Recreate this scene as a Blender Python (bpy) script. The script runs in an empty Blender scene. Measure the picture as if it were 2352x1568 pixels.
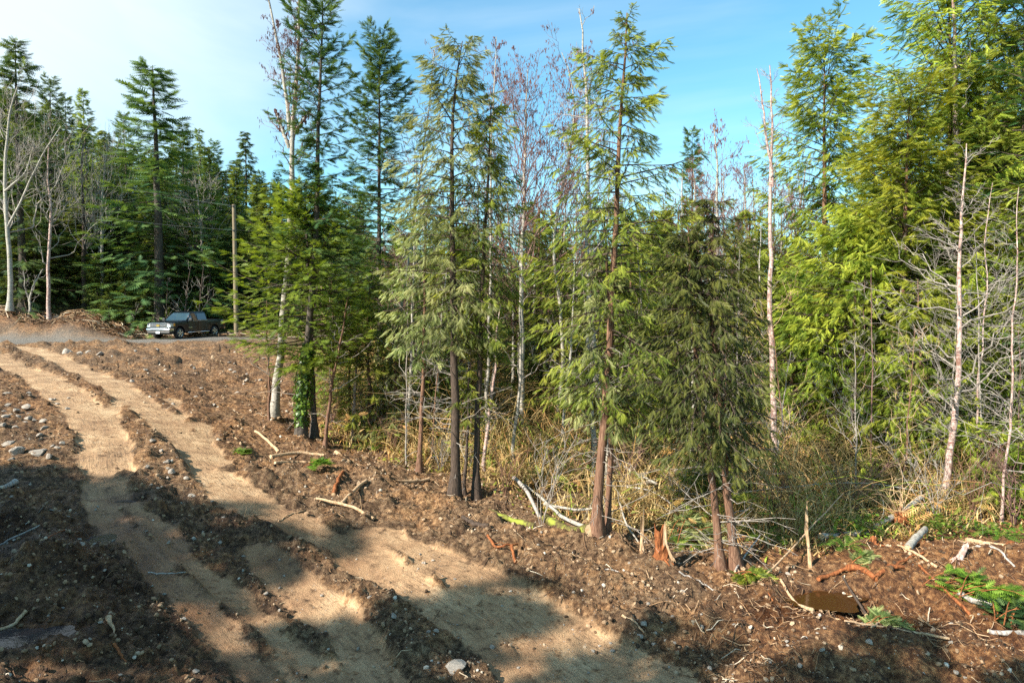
import bpy, bmesh, math, random
import numpy as np
from mathutils import Vector, Matrix
R = math.radians
rng = np.random.default_rng(7)
random.seed(7)
scene = bpy.context.scene
col = scene.collection

# ------------------------------------------------------------------ camera
CAMZ = 5.5
F = 1565.0           # focal length in units of a 2352 x 1568 frame
PITCH = R(2.9)
cam_d = bpy.data.cameras.new('camera'); cam = bpy.data.objects.new('camera', cam_d); col.objects.link(cam)
cam.location = (0, 0, CAMZ); cam.rotation_euler = (R(90)-PITCH, 0, 0)
cam_d.sensor_width = 36; cam_d.lens = 36*F/2352.0; cam_d.clip_end = 2500; cam_d.clip_start = 0.1
scene.camera = cam
# ------------------------------------------------------------------ light
SUN_EL, SUN_DIR = 36.0, (-0.80, -0.60)     # horizontal direction towards the sun
az = math.atan2(SUN_DIR[0], SUN_DIR[1])    # clockwise from +Y
world = bpy.data.worlds.new('World'); scene.world = world; world.use_nodes = True
wn = world.node_tree; wn.nodes.clear()
def wnode(t, **k):
    n = wn.nodes.new(t)
    for a, b in k.items(): setattr(n, a, b)
    return n
wo = wnode('ShaderNodeOutputWorld'); bg = wnode('ShaderNodeBackground'); bg.inputs['Strength'].default_value = 0.108
sky = wnode('ShaderNodeTexSky', sky_type='NISHITA', sun_disc=False); sky.sun_elevation = R(SUN_EL); sky.sun_rotation = az
sky.air_density = 1.0; sky.dust_density = 0.6; sky.ozone_density = 1.4
tint = wnode('ShaderNodeMix', data_type='RGBA', blend_type='MULTIPLY'); tint.inputs[0].default_value = 1
tint.inputs[7].default_value = (0.62, 1.04, 1.04, 1)
tc = wnode('ShaderNodeTexCoord'); mp = wnode('ShaderNodeMapping'); mp.inputs['Scale'].default_value = (1.0, 1.0, 4.0)
mp.inputs['Rotation'].default_value = (0.25, 0.2, 0.6)
nz = wnode('ShaderNodeTexNoise'); nz.inputs['Scale'].default_value = 1.7; nz.inputs['Detail'].default_value = 7; nz.inputs['Distortion'].default_value = 0.7
rmp = wnode('ShaderNodeMapRange'); rmp.inputs['From Min'].default_value = 0.45; rmp.inputs['From Max'].default_value = 0.85; rmp.inputs['To Max'].default_value = 0.38
dotn = wnode('ShaderNodeVectorMath', operation='DOT_PRODUCT')
sd = Vector((SUN_DIR[0]*math.cos(R(SUN_EL)), SUN_DIR[1]*math.cos(R(SUN_EL)), math.sin(R(SUN_EL)))).normalized()
veil = Vector((-0.62, 0.62, 0.48)).normalized()
dotn.inputs[1].default_value = veil
rm2 = wnode('ShaderNodeMapRange', interpolation_type='SMOOTHSTEP'); rm2.inputs['From Min'].default_value = 0.84; rm2.inputs['From Max'].default_value = 1.0; rm2.inputs['To Max'].default_value = 0.72
mx = wnode('ShaderNodeMath', operation='ADD', use_clamp=True)
mixc = wnode('ShaderNodeMix', data_type='RGBA'); mixc.inputs[7].default_value = (5.2, 5.5, 5.5, 1)
L = wn.links
L.new(sky.outputs[0], tint.inputs[6]); L.new(tc.outputs['Generated'], mp.inputs[0]); L.new(mp.outputs[0], nz.inputs[0])
L.new(nz.outputs[0], rmp.inputs[0]); L.new(tc.outputs['Generated'], dotn.inputs[0]); L.new(dotn.outputs['Value'], rm2.inputs[0])
L.new(rmp.outputs[0], mx.inputs[0]); L.new(rm2.outputs[0], mx.inputs[1]); L.new(mx.outputs[0], mixc.inputs[0])
L.new(tint.outputs[2], mixc.inputs[6]); L.new(mixc.outputs[2], bg.inputs['Color']); L.new(bg.outputs[0], wo.inputs[0])
sun_d = bpy.data.lights.new('sun', 'SUN'); sun_d.energy = 5.0; sun_d.angle = R(0.5); sun_d.color = (1.0, 0.93, 0.82)
sun = bpy.data.objects.new('sun', sun_d); col.objects.link(sun)
sun.rotation_euler = (-sd).to_track_quat('-Z', 'Y').to_euler()
scene.view_settings.view_transform = 'Standard'; scene.view_settings.look = 'None'
scene.view_settings.exposure = 1.2; scene.view_settings.gamma = 1.0; scene.view_settings.use_curve_mapping = False
scene.cycles.max_bounces = 6; scene.cycles.diffuse_bounces = 3; scene.cycles.transparent_max_bounces = 8
scene.cycles.use_denoising = False

# ------------------------------------------------------------------ helpers
def at(u, v, Y):
    """point seen at (u, v) of a 2352 x 1568 frame, Y metres ahead"""
    dx = (u-1176)/F; dv = (784-v)/F
    y = math.cos(PITCH)+dv*math.sin(PITCH); z = -math.sin(PITCH)+dv*math.cos(PITCH)
    return np.array([dx/y*Y, Y, CAMZ+z/y*Y])
def hashn(xi, yi, seed):
    h = (xi*374761393 + yi*668265263 + seed*1013904223) & 0xffffffff
    h = ((h ^ (h >> 13))*1274126177) & 0xffffffff
    h = ((h ^ (h >> 15))*2246822519) & 0xffffffff
    return ((h ^ (h >> 16)) & 0xffffff)/float(0xffffff)
def vnoise(x, y, seed=0):
    xi = np.floor(x).astype(np.int64); yi = np.floor(y).astype(np.int64)
    fx = x-xi; fy = y-yi; fx = fx*fx*fx*(fx*(fx*6-15)+10); fy = fy*fy*fy*(fy*(fy*6-15)+10)
    a = hashn(xi, yi, seed); b = hashn(xi+1, yi, seed); c = hashn(xi, yi+1, seed); d = hashn(xi+1, yi+1, seed)
    return (a+(b-a)*fx+(c-a)*fy+(a-b-c+d)*fx*fy)*2-1
def fbm(x, y, seed=0, oct=4, gain=.5):
    s = 0; a = 1
    for i in range(oct):
        c, q = math.cos(i*1.3), math.sin(i*1.3)
        s = s+a*vnoise(x*c-y*q, x*q+y*c, seed+i*17); x = x*2.03; y = y*2.03; a *= gain
    return s
def sstep(a, b, x):
    t = np.clip((x-a)/(b-a), 0, 1); return t*t*(3-2*t)
def norm(v): return v/np.maximum(np.linalg.norm(v, axis=-1, keepdims=True), 1e-9)

# ------------------------------------------------------------------ terrain
ctrl = [(0,1568,8.5),(400,1568,9.3),(800,1568,9.8),(1176,1568,10),(1700,1568,10),(2352,1568,10),
 (0,1200,13),(250,1300,12),(600,1200,14.5),(700,1400,11.8),(1000,1300,13.2),(1375,1262,15),(1655,1312,13.8),(1900,1365,12.6),(2350,1330,13.2),
 (2200,1180,17.5),(1045,1150,18),(965,1092,20),(690,1015,22.5),(630,962,24.5),(250,1000,18.5),(450,1050,18),(80,950,20),(0,1030,16.8),
 (0,900,22.5),(60,850,28),(0,795,41),(300,870,27),(300,795,40),(550,905,29),(550,840,36),(660,800,42),(400,790,43),(200,785,44),(700,780,50),
 (353,778,48),(500,773,49.5),(620,769,52),(0,786,46),(-300,786,46),(250,786,47)]
pts = [at(*c) for c in ctrl]
pts += [at(60,712,55), at(-300,700,57), at(250,745,55), at(450,762,56)]
for x, y, z in [(0,5,-.3),(-12,3,1.2),(-22,10,1.6),(-24,20,3.0),(-32,34,3.6),(-46,50,4.2),(12,5,-.3),(22,12,.2),(24,22,.6),(30,35,.2),(0,31,1.1),(8,31,1.2),(15,29,.9),(-2,42,2.2),(15,48,2.6),
                (5,60,3.2),(30,60,2.5),(-10,58,3.5),(-30,75,9),(-10,80,6),(15,85,4),(-60,80,14),(-45,62,8),(45,90,4),(-20,100,10),(20,110,6),(60,60,1.5),(-60,20,4),(50,10,1),(0,-30,0),(-40,-20,2),(40,-20,0),(-70,110,26)]:
    pts.append(np.array([x, y, z], float))
pts = np.array(pts)
def tps(r2): return r2*np.log(r2+1e-9)
_A = pts[:, :2]; _n = len(_A)
_K = tps(((_A[:, None]-_A[None])**2).sum(-1)) + np.eye(_n)*8.0
_P = np.c_[np.ones(_n), _A]; _M = np.block([[_K, _P], [_P.T, np.zeros((3, 3))]])
_w = np.linalg.solve(_M, np.r_[pts[:, 2], 0, 0, 0])
def base_h(x, y):
    sh = x.shape; x = x.ravel(); y = y.ravel()
    far = np.sqrt(x*x+y*y); k = np.minimum(1, 125/np.maximum(far, 1)); X = x*k; Y = y*k
    out = np.empty(len(X))
    for i in range(0, len(X), 40000):
        s = slice(i, i+40000)
        r2 = (X[s, None]-_A[None, :, 0])**2+(Y[s, None]-_A[None, :, 1])**2
        out[s] = tps(r2)@_w[:_n]+_w[_n]+_w[_n+1]*X[s]+_w[_n+2]*Y[s]
    return out.reshape(sh)
def hit(u, v, hf=base_h):
    """where the sight line through (u, v) meets the ground"""
    d = at(u, v, 1.0)-np.array([0, 0, CAMZ])
    t = 6*1.006**np.arange(520)
    P = d[None]*t[:, None]; g = hf(P[:, 0], P[:, 1])
    below = np.nonzero(P[:, 2]+CAMZ < g)[0]
    i = below[0] if len(below) else len(t)-1
    a, b = (t[i-1], t[i]) if i else (t[0], t[0])
    for _ in range(12):
        m = (a+b)/2; z = hf(np.array([d[0]*m]), np.array([m*d[1]]))[0]
        if d[2]*m+CAMZ < z: b = m
        else: a = m
    return np.array([d[0]*b, d[1]*b])
def poly(*uv): return np.array([hit(*p) for p in uv])
def dist_poly(x, y, P):
    """distance to a polyline, signed offset and arc length"""
    best = np.full(x.shape, 1e9); off = np.zeros(x.shape); arc = np.zeros(x.shape); s0 = 0
    for a, b in zip(P[:-1], P[1:]):
        d = b-a; l = np.hypot(*d); t = ((x-a[0])*d[0]+(y-a[1])*d[1])/(l*l); tc_ = np.clip(t, 0, 1)
        q = np.hypot(x-a[0]-tc_*d[0], y-a[1]-tc_*d[1]); sg = ((x-a[0])*d[1]-(y-a[1])*d[0])/l
        m = q < best; best = np.where(m, q, best); off = np.where(m, sg, off); arc = np.where(m, s0+tc_*l, arc); s0 += l
    return best, off, arc
# packed wheel tracks of the driveway: polyline, half width
TR = [(poly((-160,775),(0,825),(90,862),(170,915),(225,975),(248,1040),(252,1110),(300,1200),(400,1300),(540,1420),(700,1568),(800,1660)), .62),
      (poly((-160,765),(40,795),(150,830),(255,880),(340,935),(420,1000),(475,1065),(560,1140),(700,1215),(880,1300),(1060,1400),(1180,1480),(1300,1580)), .62),
      (poly((600,1260),(760,1400),(900,1568)), .42),
      (poly((860,1240),(1050,1320),(1200,1400),(1300,1480),(1480,1568)), .8),
      (poly((250,960),(275,915),(262,905)), .25), (poly((395,1010),(420,950),(395,915)), .22), (poly((450,1090),(470,1000),(455,970)), .3)]
BERM = [(poly((300,1090),(345,1150),(440,1190),(520,1180),(600,1215),(700,1260),(850,1400),(920,1470),(990,1568)), .32, .13),
        (poly((245,1120),(310,1195),(440,1330),(560,1440),(640,1568)), .13, .06),
        (poly((520,1390),(700,1560)), .12, .05),
        (poly((880,1250),(1010,1340),(1120,1430),(1180,1500)), .12, .05),
        (poly((560,1080),(700,1110),(860,1150),(1010,1195),(1180,1262),(1330,1330),(1560,1400),(1700,1440)), .5, .22),
        (poly((640,990),(760,1060),(900,1130),(1060,1180),(1250,1240),(1420,1290),(1600,1340),(1750,1360)), .55, .25),
        (poly((325,960),(345,1000),(400,1050),(440,1110)), .22, .07),
        (poly((-60,1180),(90,1215),(160,1290),(60,1330)), .7, .35)]
PUD = [(hit(1890,1368), 0.62, .34, .12), (hit(45,1447), .62, .28, .08), (hit(292,1143), .32, .16, .05), (hit(215,1235), .35, .5, .05), (hit(15,1240), .5, .3, .05)]
TRENCH = poly((1720,1400),(1900,1385),(2100,1420),(2352,1440),(2600,1450))
gravel_pts = np.array([at(*c)[:2] for c in [(-600,786,44),(0,787,45),(250,784,46),(420,776,48),(560,771,51),(700,768,53),(900,766,56),(1200,766,60)]])
def masks(x, y):
    n1 = vnoise(x*1.3, y*1.3, 3); n2 = vnoise(x*4, y*4, 4); n3 = vnoise(x*13, y*13, 14)
    tr = np.zeros(x.shape); arc = np.zeros(x.shape); off = np.zeros(x.shape)
    for P, w in TR:
        d, o, s = dist_poly(x, y, P)
        m = 1-sstep(w-.10, w+.12, d+n1*.15+n2*.07+n3*.05)
        k = m > tr; tr = np.where(k, m, tr); arc = np.where(k, s, arc); off = np.where(k, o, off)
    be = np.zeros(x.shape)
    for P, w, h in BERM:
        d, o, s = dist_poly(x, y, P)
        be += h*np.exp(-(d/w)**2)*(.75+.5*vnoise(x*2.2, y*2.2, 9))
    tr = tr*(1-sstep(.02, .07, be))
    dg, og, sg = dist_poly(x, y, gravel_pts); gr = 1-sstep(2.6, 4.2, dg+n1*.5)
    dt, _, _ = dist_poly(x, y, TRENCH)
    # cleat marks pressed by a digger track: left foreground and lower right
    cl = np.exp(-(dist_poly(x, y, CL1)[0]/.9)**2)+np.exp(-(dist_poly(x, y, CL2)[0]/.7)**2)+.8*np.exp(-(dist_poly(x, y, CL3)[0]/.5)**2)
    return tr, be, gr, dt, np.clip(cl, 0, 1), arc, off
CL1 = poly((150,1120),(230,1260),(330,1400),(470,1568)); CL2 = poly((1500,1400),(1600,1500),(1750,1600)); CL3 = poly((1020,1215),(1130,1290),(1350,1400))
def full_h(x, y, M=None):
    x = np.asarray(x, float); y = np.asarray(y, float)
    tr, be, gr, dt, cl, arc, off = masks(x, y) if M is None else M
    h = base_h(x, y)
    d = np.hypot(x, y)
    loose = (1-tr)*(1-gr)
    bank = 1.25*np.exp(-((y-51.2-.05*(x+20))/1.5)**2)*(1-sstep(-31, -27.5, x))*(1+.4*vnoise(x*.7, y*.7, 12)); n = fbm(x*.55, y*.55, 21, 3)*.10 + (1-.6*cl)*fbm(x*2.1, y*2.1, 31, 2)*.055
    rough = fbm(x*5.0, y*5.0, 41, 4, .68); rdg = 1-np.abs(vnoise(x*3.1, y*3.1, 51))
    h = h + loose*(n + rough*.062 + (rdg**3)*.045 + .05*fbm(x*1.3, y*1.3, 43, 2)) + bank + tr*(-.06+vnoise(x*1.1, y*1.1, 5)*.02+vnoise(x*9, y*9, 6)*.007+vnoise(x*3, y*3, 8)*.012) + be + tr*.007*np.sin((arc+np.abs(off)*.5)*42)*sstep(.05, .4, vnoise(x*.7+3, y*.7, 72))*sstep(.02, .12, np.abs(off)-.1)
    h += tr*.004*np.sin(off*34+vnoise(arc*2, off*2, 77)*1.5)*sstep(-.1, .5, vnoise(x*.6, y*.6, 71))*.7
    far = sstep(27, 34, y)*(1-sstep(43.5, 45, y))*(x < -6)
    h += far*loose*(fbm(x*.9, y*.9, 61, 4, .6)*.20)
    h += (1-gr)*sstep(50, 54, y)*fbm(x*.7, y*.7, 62, 4, .6)*.25
    # cleats
    h += cl*(1-tr)*.035*np.sin((x*.62+y*1.0)*24+vnoise(x*1.5, y*1.5, 81)*2.2)
    # wet trench, puddle hollows
    h -= .20*np.exp(-(dt/.7)**2)*(1+.5*n1d(x, y))
    for c, a, b, dep in PUD:
        q = ((x-c[0])/a)**2+((y-c[1])/b)**2; wq = np.exp(-(q/5)**2)
        h = h*(1-wq)+(pud_z(c)+.04-(dep+.04)*np.exp(-q**2*.6)+(.35+.35*(q > .8))*(h-base_h(x, y)-pud_off(h)))*wq
    # uprooted mound at the right
    c = MOUND; h += .30*np.exp(-(((x-c[0])/.55)**2+((y-c[1])/.35)**2)) ; c = MOUND2; h += .38*np.exp(-(((x-c[0])/1.5)**2+((y-c[1])/.8)**2))
    return h
def pud_z(c): return float(base_h(np.array([c[0]]), np.array([c[1]]))[0])-.06
def pud_off(h): return -.03
def n1d(x, y): return vnoise(x*2.5, y*2.5, 88)
MOUND = hit(2035,1338); MOUND2 = hit(2260,1300)
def G(u, v, up=0.0):
    p = hit(u, v); z = full_h(np.array([p[0]]), np.array([p[1]]))[0]
    return np.array([p[0], p[1], z+up])
def gz(x, y): return float(full_h(np.array([float(x)]), np.array([float(y)]))[0])

# ------------------------------------------------------------------ materials
def mat(name):
    m = bpy.data.materials.new(name); m.use_nodes = True; nt = m.node_tree; nt.nodes.clear()
    return m, nt
def N(nt, t, ins=None, **k):
    n = nt.nodes.new(t)
    for a, b in k.items(): setattr(n, a, b)
    for a, b in (ins or {}).items():
        if isinstance(b, bpy.types.NodeSocket): nt.links.new(b, n.inputs[a])
        else: n.inputs[a].default_value = b
    return n
def ramp(nt, fac, stops):
    n = nt.nodes.new('ShaderNodeValToRGB'); e = n.color_ramp.elements
    while len(e) < len(stops): e.new(.5)
    for i, (p, c) in enumerate(stops): e[i].position = p; e[i].color = (*c, 1)
    nt.links.new(fac, n.inputs[0]); return n.outputs[0]
def mixc_(nt, f, a, b, mode='MIX'):
    n = nt.nodes.new('ShaderNodeMix'); n.data_type = 'RGBA'; n.blend_type = mode
    for i, v in ((0, f), (6, a), (7, b)):
        if isinstance(v, bpy.types.NodeSocket): nt.links.new(v, n.inputs[i])
        elif isinstance(v, (int, float)): n.inputs[i].default_value = v
        else: n.inputs[i].default_value = (*v, 1)
    return n.outputs[2]
def out(nt, sh):
    o = nt.nodes.new('ShaderNodeOutputMaterial'); nt.links.new(sh, o.inputs[0])
def noise(nt, sc, det=4, vec=None, rough=.55):
    ins = {'Scale': sc, 'Detail': det, 'Roughness': rough}
    n = N(nt, 'ShaderNodeTexNoise', ins)
    if vec is not None: nt.links.new(vec, n.inputs['Vector'])
    return n.outputs[0]

def ground_material():
    m, nt = mat('bare_soil')
    P = N(nt, 'ShaderNodeNewGeometry').outputs['Position']
    def attr(n): return N(nt, 'ShaderNodeAttribute', attribute_name=n).outputs['Fac']
    tr, red, gr, wet_and_shade, lit = attr('track'), attr('red'), attr('gravel'), attr('wet'), attr('litter')
    n1 = noise(nt, 1.1, 6, P, .65); n2 = noise(nt, 9, 6, P, .7); n3 = noise(nt, 40, 5, P, .7)
    soil = ramp(nt, n2, [(.30, (.032, .019, .010)), (.43, (.12, .072, .040)), (.54, (.28, .185, .108)), (.70, (.54, .395, .25))])
    soil = mixc_(nt, 1, soil, ramp(nt, n1, [(.30, (.50, .42, .38)), (.48, (.95, .88, .80)), (.60, (1.35, 1.10, .85)), (.74, (1.55, 1.42, 1.20))]), 'MULTIPLY')
    redd = ramp(nt, n2, [(.30, (.055, .022, .010)), (.45, (.14, .058, .022)), (.57, (.37, .175, .068)), (.74, (.66, .40, .18))])
    soil = mixc_(nt, red, soil, redd)
    sand = ramp(nt, n1, [(.28, (.28, .155, .080)), (.48, (.46, .285, .152)), (.72, (.66, .455, .26))])
    sand = mixc_(nt, 1, sand, ramp(nt, n3, [(.34, (.50, .47, .44)), (.46, (.95, .95, .95)), (.66, (1.15, 1.15, 1.15))]), 'MULTIPLY')
    off, arc = attr('offset'), attr('run')
    cv = N(nt, 'ShaderNodeCombineXYZ', {0: off, 1: arc}).outputs[0]
    strk = N(nt, 'ShaderNodeMapping', {'Vector': cv, 'Scale': (16.0, 1.6, 1)}).outputs[0]
    tread = noise(nt, 1.0, 5, strk, .7)
    nn_ = noise(nt, .8, 3, P)
    tm = N(nt, 'ShaderNodeMapRange', {0: nn_, 1: .38, 2: .6}).outputs[0]
    tk = N(nt, 'ShaderNodeMath', {0: N(nt, 'ShaderNodeMapRange', {0: tread, 1: .40, 2: .52, 3: 1, 4: 0}).outputs[0], 1: tm}, operation='MULTIPLY').outputs[0]
    sand = mixc_(nt, N(nt, 'ShaderNodeMath', {0: tk, 1: .50}, operation='MULTIPLY').outputs[0], sand, (.13, .080, .048))
    crumbs = N(nt, 'ShaderNodeMapRange', {0: noise(nt, 5, 7, P, .75), 1: .53, 2: .60}).outputs[0]
    sand = mixc_(nt, N(nt, 'ShaderNodeMath', {0: crumbs, 1: .9}, operation='MULTIPLY').outputs[0], sand, soil)
    tr = N(nt, 'ShaderNodeMapRange', {0: N(nt, 'ShaderNodeMath', {0: tr, 1: N(nt, 'ShaderNodeMath', {0: noise(nt, 2.6, 6, P, .7), 1: -.5}, operation='ADD').outputs[0]}, operation='ADD').outputs[0], 1: .28, 2: .86}).outputs[0]
    c = mixc_(nt, tr, soil, sand)
    grc = ramp(nt, n3, [(.3, (.11, .095, .08)), (.65, (.29, .26, .22))])
    c = mixc_(nt, gr, c, grc)
    litc = ramp(nt, n2, [(.3, (.05, .035, .015)), (.5, (.16, .11, .045)), (.66, (.30, .22, .09)), (.8, (.20, .21, .06))])
    c = mixc_(nt, lit, c, litc)
    vor = N(nt, 'ShaderNodeTexVoronoi', {'Scale': 17.0, 'Vector': P}, feature='F1')
    peb = N(nt, 'ShaderNodeMath', {0: vor.outputs['Distance'], 1: .17}, operation='LESS_THAN').outputs[0]
    rnd = N(nt, 'ShaderNodeSeparateColor', {0: vor.outputs['Color']})
    sel = N(nt, 'ShaderNodeMath', {0: rnd.outputs[0], 1: .86}, operation='GREATER_THAN').outputs[0]
    pm = N(nt, 'ShaderNodeMath', {0: peb, 1: sel}, operation='MULTIPLY').outputs[0]
    c = mixc_(nt, pm, c, (.40, .37, .33))
    c = mixc_(nt, wet_and_shade, c, mixc_(nt, 1, c, (.52, .40, .32), 'MULTIPLY'))  # darkens damp soil and the shade painted through the same mask
    hgt = N(nt, 'ShaderNodeMath', {0: n2, 1: n3}, operation='ADD').outputs[0]
    hgt = N(nt, 'ShaderNodeMath', {0: hgt, 1: N(nt, 'ShaderNodeMath', {0: N(nt, 'ShaderNodeMath', {0: tk, 1: tr}, operation='MULTIPLY').outputs[0], 1: -.35}, operation='MULTIPLY').outputs[0]}, operation='ADD').outputs[0]
    inv = N(nt, 'ShaderNodeMapRange', {0: tr, 3: 1.0, 4: .55}).outputs[0]
    b = N(nt, 'ShaderNodeBump', {'Strength': inv, 'Distance': .09, 'Height': hgt})
    rg = N(nt, 'ShaderNodeMapRange', {0: wet_and_shade, 3: .92, 4: .30}).outputs[0]
    s = N(nt, 'ShaderNodeBsdfPrincipled', {'Base Color': c, 'Roughness': rg, 'Normal': b.outputs[0]})
    s.inputs['Specular IOR Level'].default_value = .3
    out(nt, s.outputs[0]); return m

def foliage(name, dark, mid, light, trans=.35, rough=.55):
    m, nt = mat(name)
    t = N(nt, 'ShaderNodeAttribute', attribute_name='tint').outputs['Fac']
    oi = N(nt, 'ShaderNodeObjectInfo').outputs['Random']
    P = N(nt, 'ShaderNodeTexCoord').outputs['Object']
    n = noise(nt, .9, 3, P)
    f = N(nt, 'ShaderNodeMath', {0: t, 1: n}, operation='ADD').outputs[0]
    f = N(nt, 'ShaderNodeMath', {0: f, 1: .5}, operation='MULTIPLY').outputs[0]
    c = ramp(nt, f, [(.30, dark), (.50, mid), (.72, light)])
    hs = N(nt, 'ShaderNodeHueSaturation', {'Color': c, 'Value': N(nt, 'ShaderNodeMapRange', {0: oi, 3: .8, 4: 1.2}).outputs[0], 'Hue': N(nt, 'ShaderNodeMapRange', {0: oi, 3: .485, 4: .515}).outputs[0]}).outputs[0]
    d = N(nt, 'ShaderNodeBsdfPrincipled', {'Base Color': hs, 'Roughness': rough}); d.inputs['Specular IOR Level'].default_value = .35
    tc2 = mixc_(nt, 1, hs, (1.25, 1.15, .55), 'MULTIPLY')
    tl = N(nt, 'ShaderNodeBsdfTranslucent', {'Color': tc2})
    s = N(nt, 'ShaderNodeMixShader', {0: trans, 1: d.outputs[0], 2: tl.outputs[0]})
    out(nt, s.outputs[0]); return m

def bark(name, a, b, c=None, scale=(9, 9, 2.2), bands=None, patch=None, rough=.85):
    """bark running up the trunk; bands = dark lenticels across it, patch = (colour, threshold) lichen or moss"""
    m, nt = mat(name)
    P = N(nt, 'ShaderNodeTexCoord').outputs['Object']
    mpn = N(nt, 'ShaderNodeMapping', {'Vector': P, 'Scale': scale}).outputs[0]
    n = noise(nt, 3.0, 6, mpn, .65)
    cc = ramp(nt, n, [(.32, a), (.52, b), (.75, c or b)])
    if bands:
        m2 = N(nt, 'ShaderNodeMapping', {'Vector': P, 'Scale': (2.5, 2.5, 16)}).outputs[0]
        nb = noise(nt, 1.4, 4, m2, .7)
        f = N(nt, 'ShaderNodeMapRange', {0: nb, 1: .56, 2: .63}).outputs[0]
        cc = mixc_(nt, f, cc, bands)
    if patch:
        n3 = noise(nt, 2.2, 4, P)
        f = N(nt, 'ShaderNodeMapRange', {0: n3, 1: patch[1], 2: patch[1]+.08}).outputs[0]
        cc = mixc_(nt, f, cc, patch[0])
    bm_ = N(nt, 'ShaderNodeBump', {'Strength': .7, 'Distance': .02, 'Height': n})
    s = N(nt, 'ShaderNodeBsdfPrincipled', {'Base Color': cc, 'Roughness': rough, 'Normal': bm_.outputs[0]})
    s.inputs['Specular IOR Level'].default_value = .25
    out(nt, s.outputs[0]); return m
def plain(name, c, rough=.5, metal=0.0, vary=0.0, coat=0.0, scale=20, bump=0.0):
    m, nt = mat(name)
    s = N(nt, 'ShaderNodeBsdfPrincipled', {'Roughness': rough, 'Metallic': metal, 'Coat Weight': coat})
    n = noise(nt, scale, 5, N(nt, 'ShaderNodeTexCoord').outputs['Object'])
    a = tuple(x*(1-vary) for x in c); b_ = tuple(min(1, x*(1+vary)) for x in c)
    nt.links.new(ramp(nt, n, [(.3, a), (.7, b_)]), s.inputs['Base Color'])
    if bump: nt.links.new(N(nt, 'ShaderNodeBump', {'Strength': bump, 'Distance': .02, 'Height': n}).outputs[0], s.inputs['Normal'])
    out(nt, s.outputs[0]); return m
def rand_col(name, stops, rough=.85, trans=0):
    """colour picked by the per-piece tint"""
    m, nt = mat(name)
    t = N(nt, 'ShaderNodeAttribute', attribute_name='tint').outputs['Fac']
    c = ramp(nt, t, stops)
    n = noise(nt, 25, 4, N(nt, 'ShaderNodeTexCoord').outputs['Object'])
    c = mixc_(nt, 1, c, ramp(nt, n, [(.3, (.7, .7, .7)), (.7, (1.25, 1.25, 1.25))]), 'MULTIPLY')
    s = N(nt, 'ShaderNodeBsdfPrincipled', {'Base Color': c, 'Roughness': rough}); s.inputs['Specular IOR Level'].default_value = .25
    sh = s.outputs[0]
    if trans: sh = N(nt, 'ShaderNodeMixShader', {0: trans, 1: sh, 2: N(nt, 'ShaderNodeBsdfTranslucent', {'Color': c}).outputs[0]}).outputs[0]
    out(nt, sh); return m
M = {}
M['ground'] = ground_material()
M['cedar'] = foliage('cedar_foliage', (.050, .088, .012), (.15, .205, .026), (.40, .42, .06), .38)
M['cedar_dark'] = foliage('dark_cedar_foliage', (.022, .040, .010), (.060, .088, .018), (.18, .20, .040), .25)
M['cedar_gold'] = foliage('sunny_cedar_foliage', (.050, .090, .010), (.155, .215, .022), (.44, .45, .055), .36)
M['cedar_pale'] = foliage('pale_cedar_foliage', (.055, .085, .022), (.18, .220, .062), (.46, .47, .20), .36)
M['fir'] = foliage('fir_foliage', (.020, .060, .024), (.055, .115, .035), (.13, .19, .048), .32)
M['fir_bright'] = foliage('bright_fir_foliage', (.060, .125, .014), (.17, .28, .030), (.30, .42, .060), .48)
M['fir_dark'] = foliage('dark_forest_foliage', (.028, .080, .036), (.080, .145, .050), (.18, .25, .065), .34)
M['hemlock'] = foliage('far_forest_foliage', (.050, .105, .030), (.15, .20, .045), (.27, .31, .07), .36)
M['ivy'] = foliage('ivy_leaf', (.04, .09, .012), (.09, .17, .02), (.18, .28, .03), .3, .4)
M['bark_fir'] = bark('fir_bark', (.030, .023, .018), (.085, .068, .054), (.15, .13, .11))
M['bark_dark'] = bark('shaded_bark', (.030, .022, .017), (.075, .052, .038), (.13, .09, .065))  # darker brown bark for trunks, logs and branch wood
M['bark_red'] = bark('cedar_bark', (.060, .030, .019), (.185, .098, .060), (.34, .21, .14), (12, 12, 1.4), patch=((.16, .17, .05), .66))
M['bark_birch'] = bark('alder_bark', (.20, .18, .145), (.38, .345, .29), (.58, .54, .46), (5, 5, 5), bands=(.10, .075, .06), patch=((.22, .22, .12), .60))
M['bark_rosy'] = bark('rosy_alder_bark', (.15, .07, .055), (.46, .33, .28), (.70, .62, .55), (5, 5, 3), bands=(.16, .06, .05), patch=((.20, .10, .07), .60))
M['twig_grey'] = bark('grey_twig', (.16, .13, .11), (.30, .26, .22), (.46, .41, .36))
M['twig_red'] = bark('reddish_twig', (.11, .055, .045), (.20, .11, .09), (.32, .21, .17))
M['catkin'] = plain('catkin', (.16, .065, .055), .9, vary=.4)
M['stone'] = bark('stone', (.20, .165, .13), (.36, .31, .255), (.54, .49, .42), (6, 6, 6), patch=((.22, .15, .10), .62))
M['stone_soil'] = rand_col('soil_clods', [(0, (.040, .024, .015)), (.35, (.13, .080, .045)), (.65, (.33, .22, .13)), (.90, (.46, .35, .24)), (1, (.55, .50, .42))], .9)
M['straw'] = rand_col('dry_undergrowth', [(0, (.17, .115, .040)), (.20, (.42, .29, .11)), (.45, (.68, .51, .24)), (.64, (.54, .27, .09)), (.80, (.26, .28, .05)), (1, (.30, .38, .05))], .8, .25)
M['litter'] = rand_col('twig_litter', [(0, (.045, .028, .018)), (.4, (.14, .08, .045)), (.7, (.28, .16, .08)), (.92, (.42, .29, .17)), (1, (.66, .56, .42))], .85)
M['wood_pale'] = bark('peeled_wood', (.26, .15, .075), (.50, .33, .19), (.72, .55, .38), (10, 10, 2))
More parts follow.
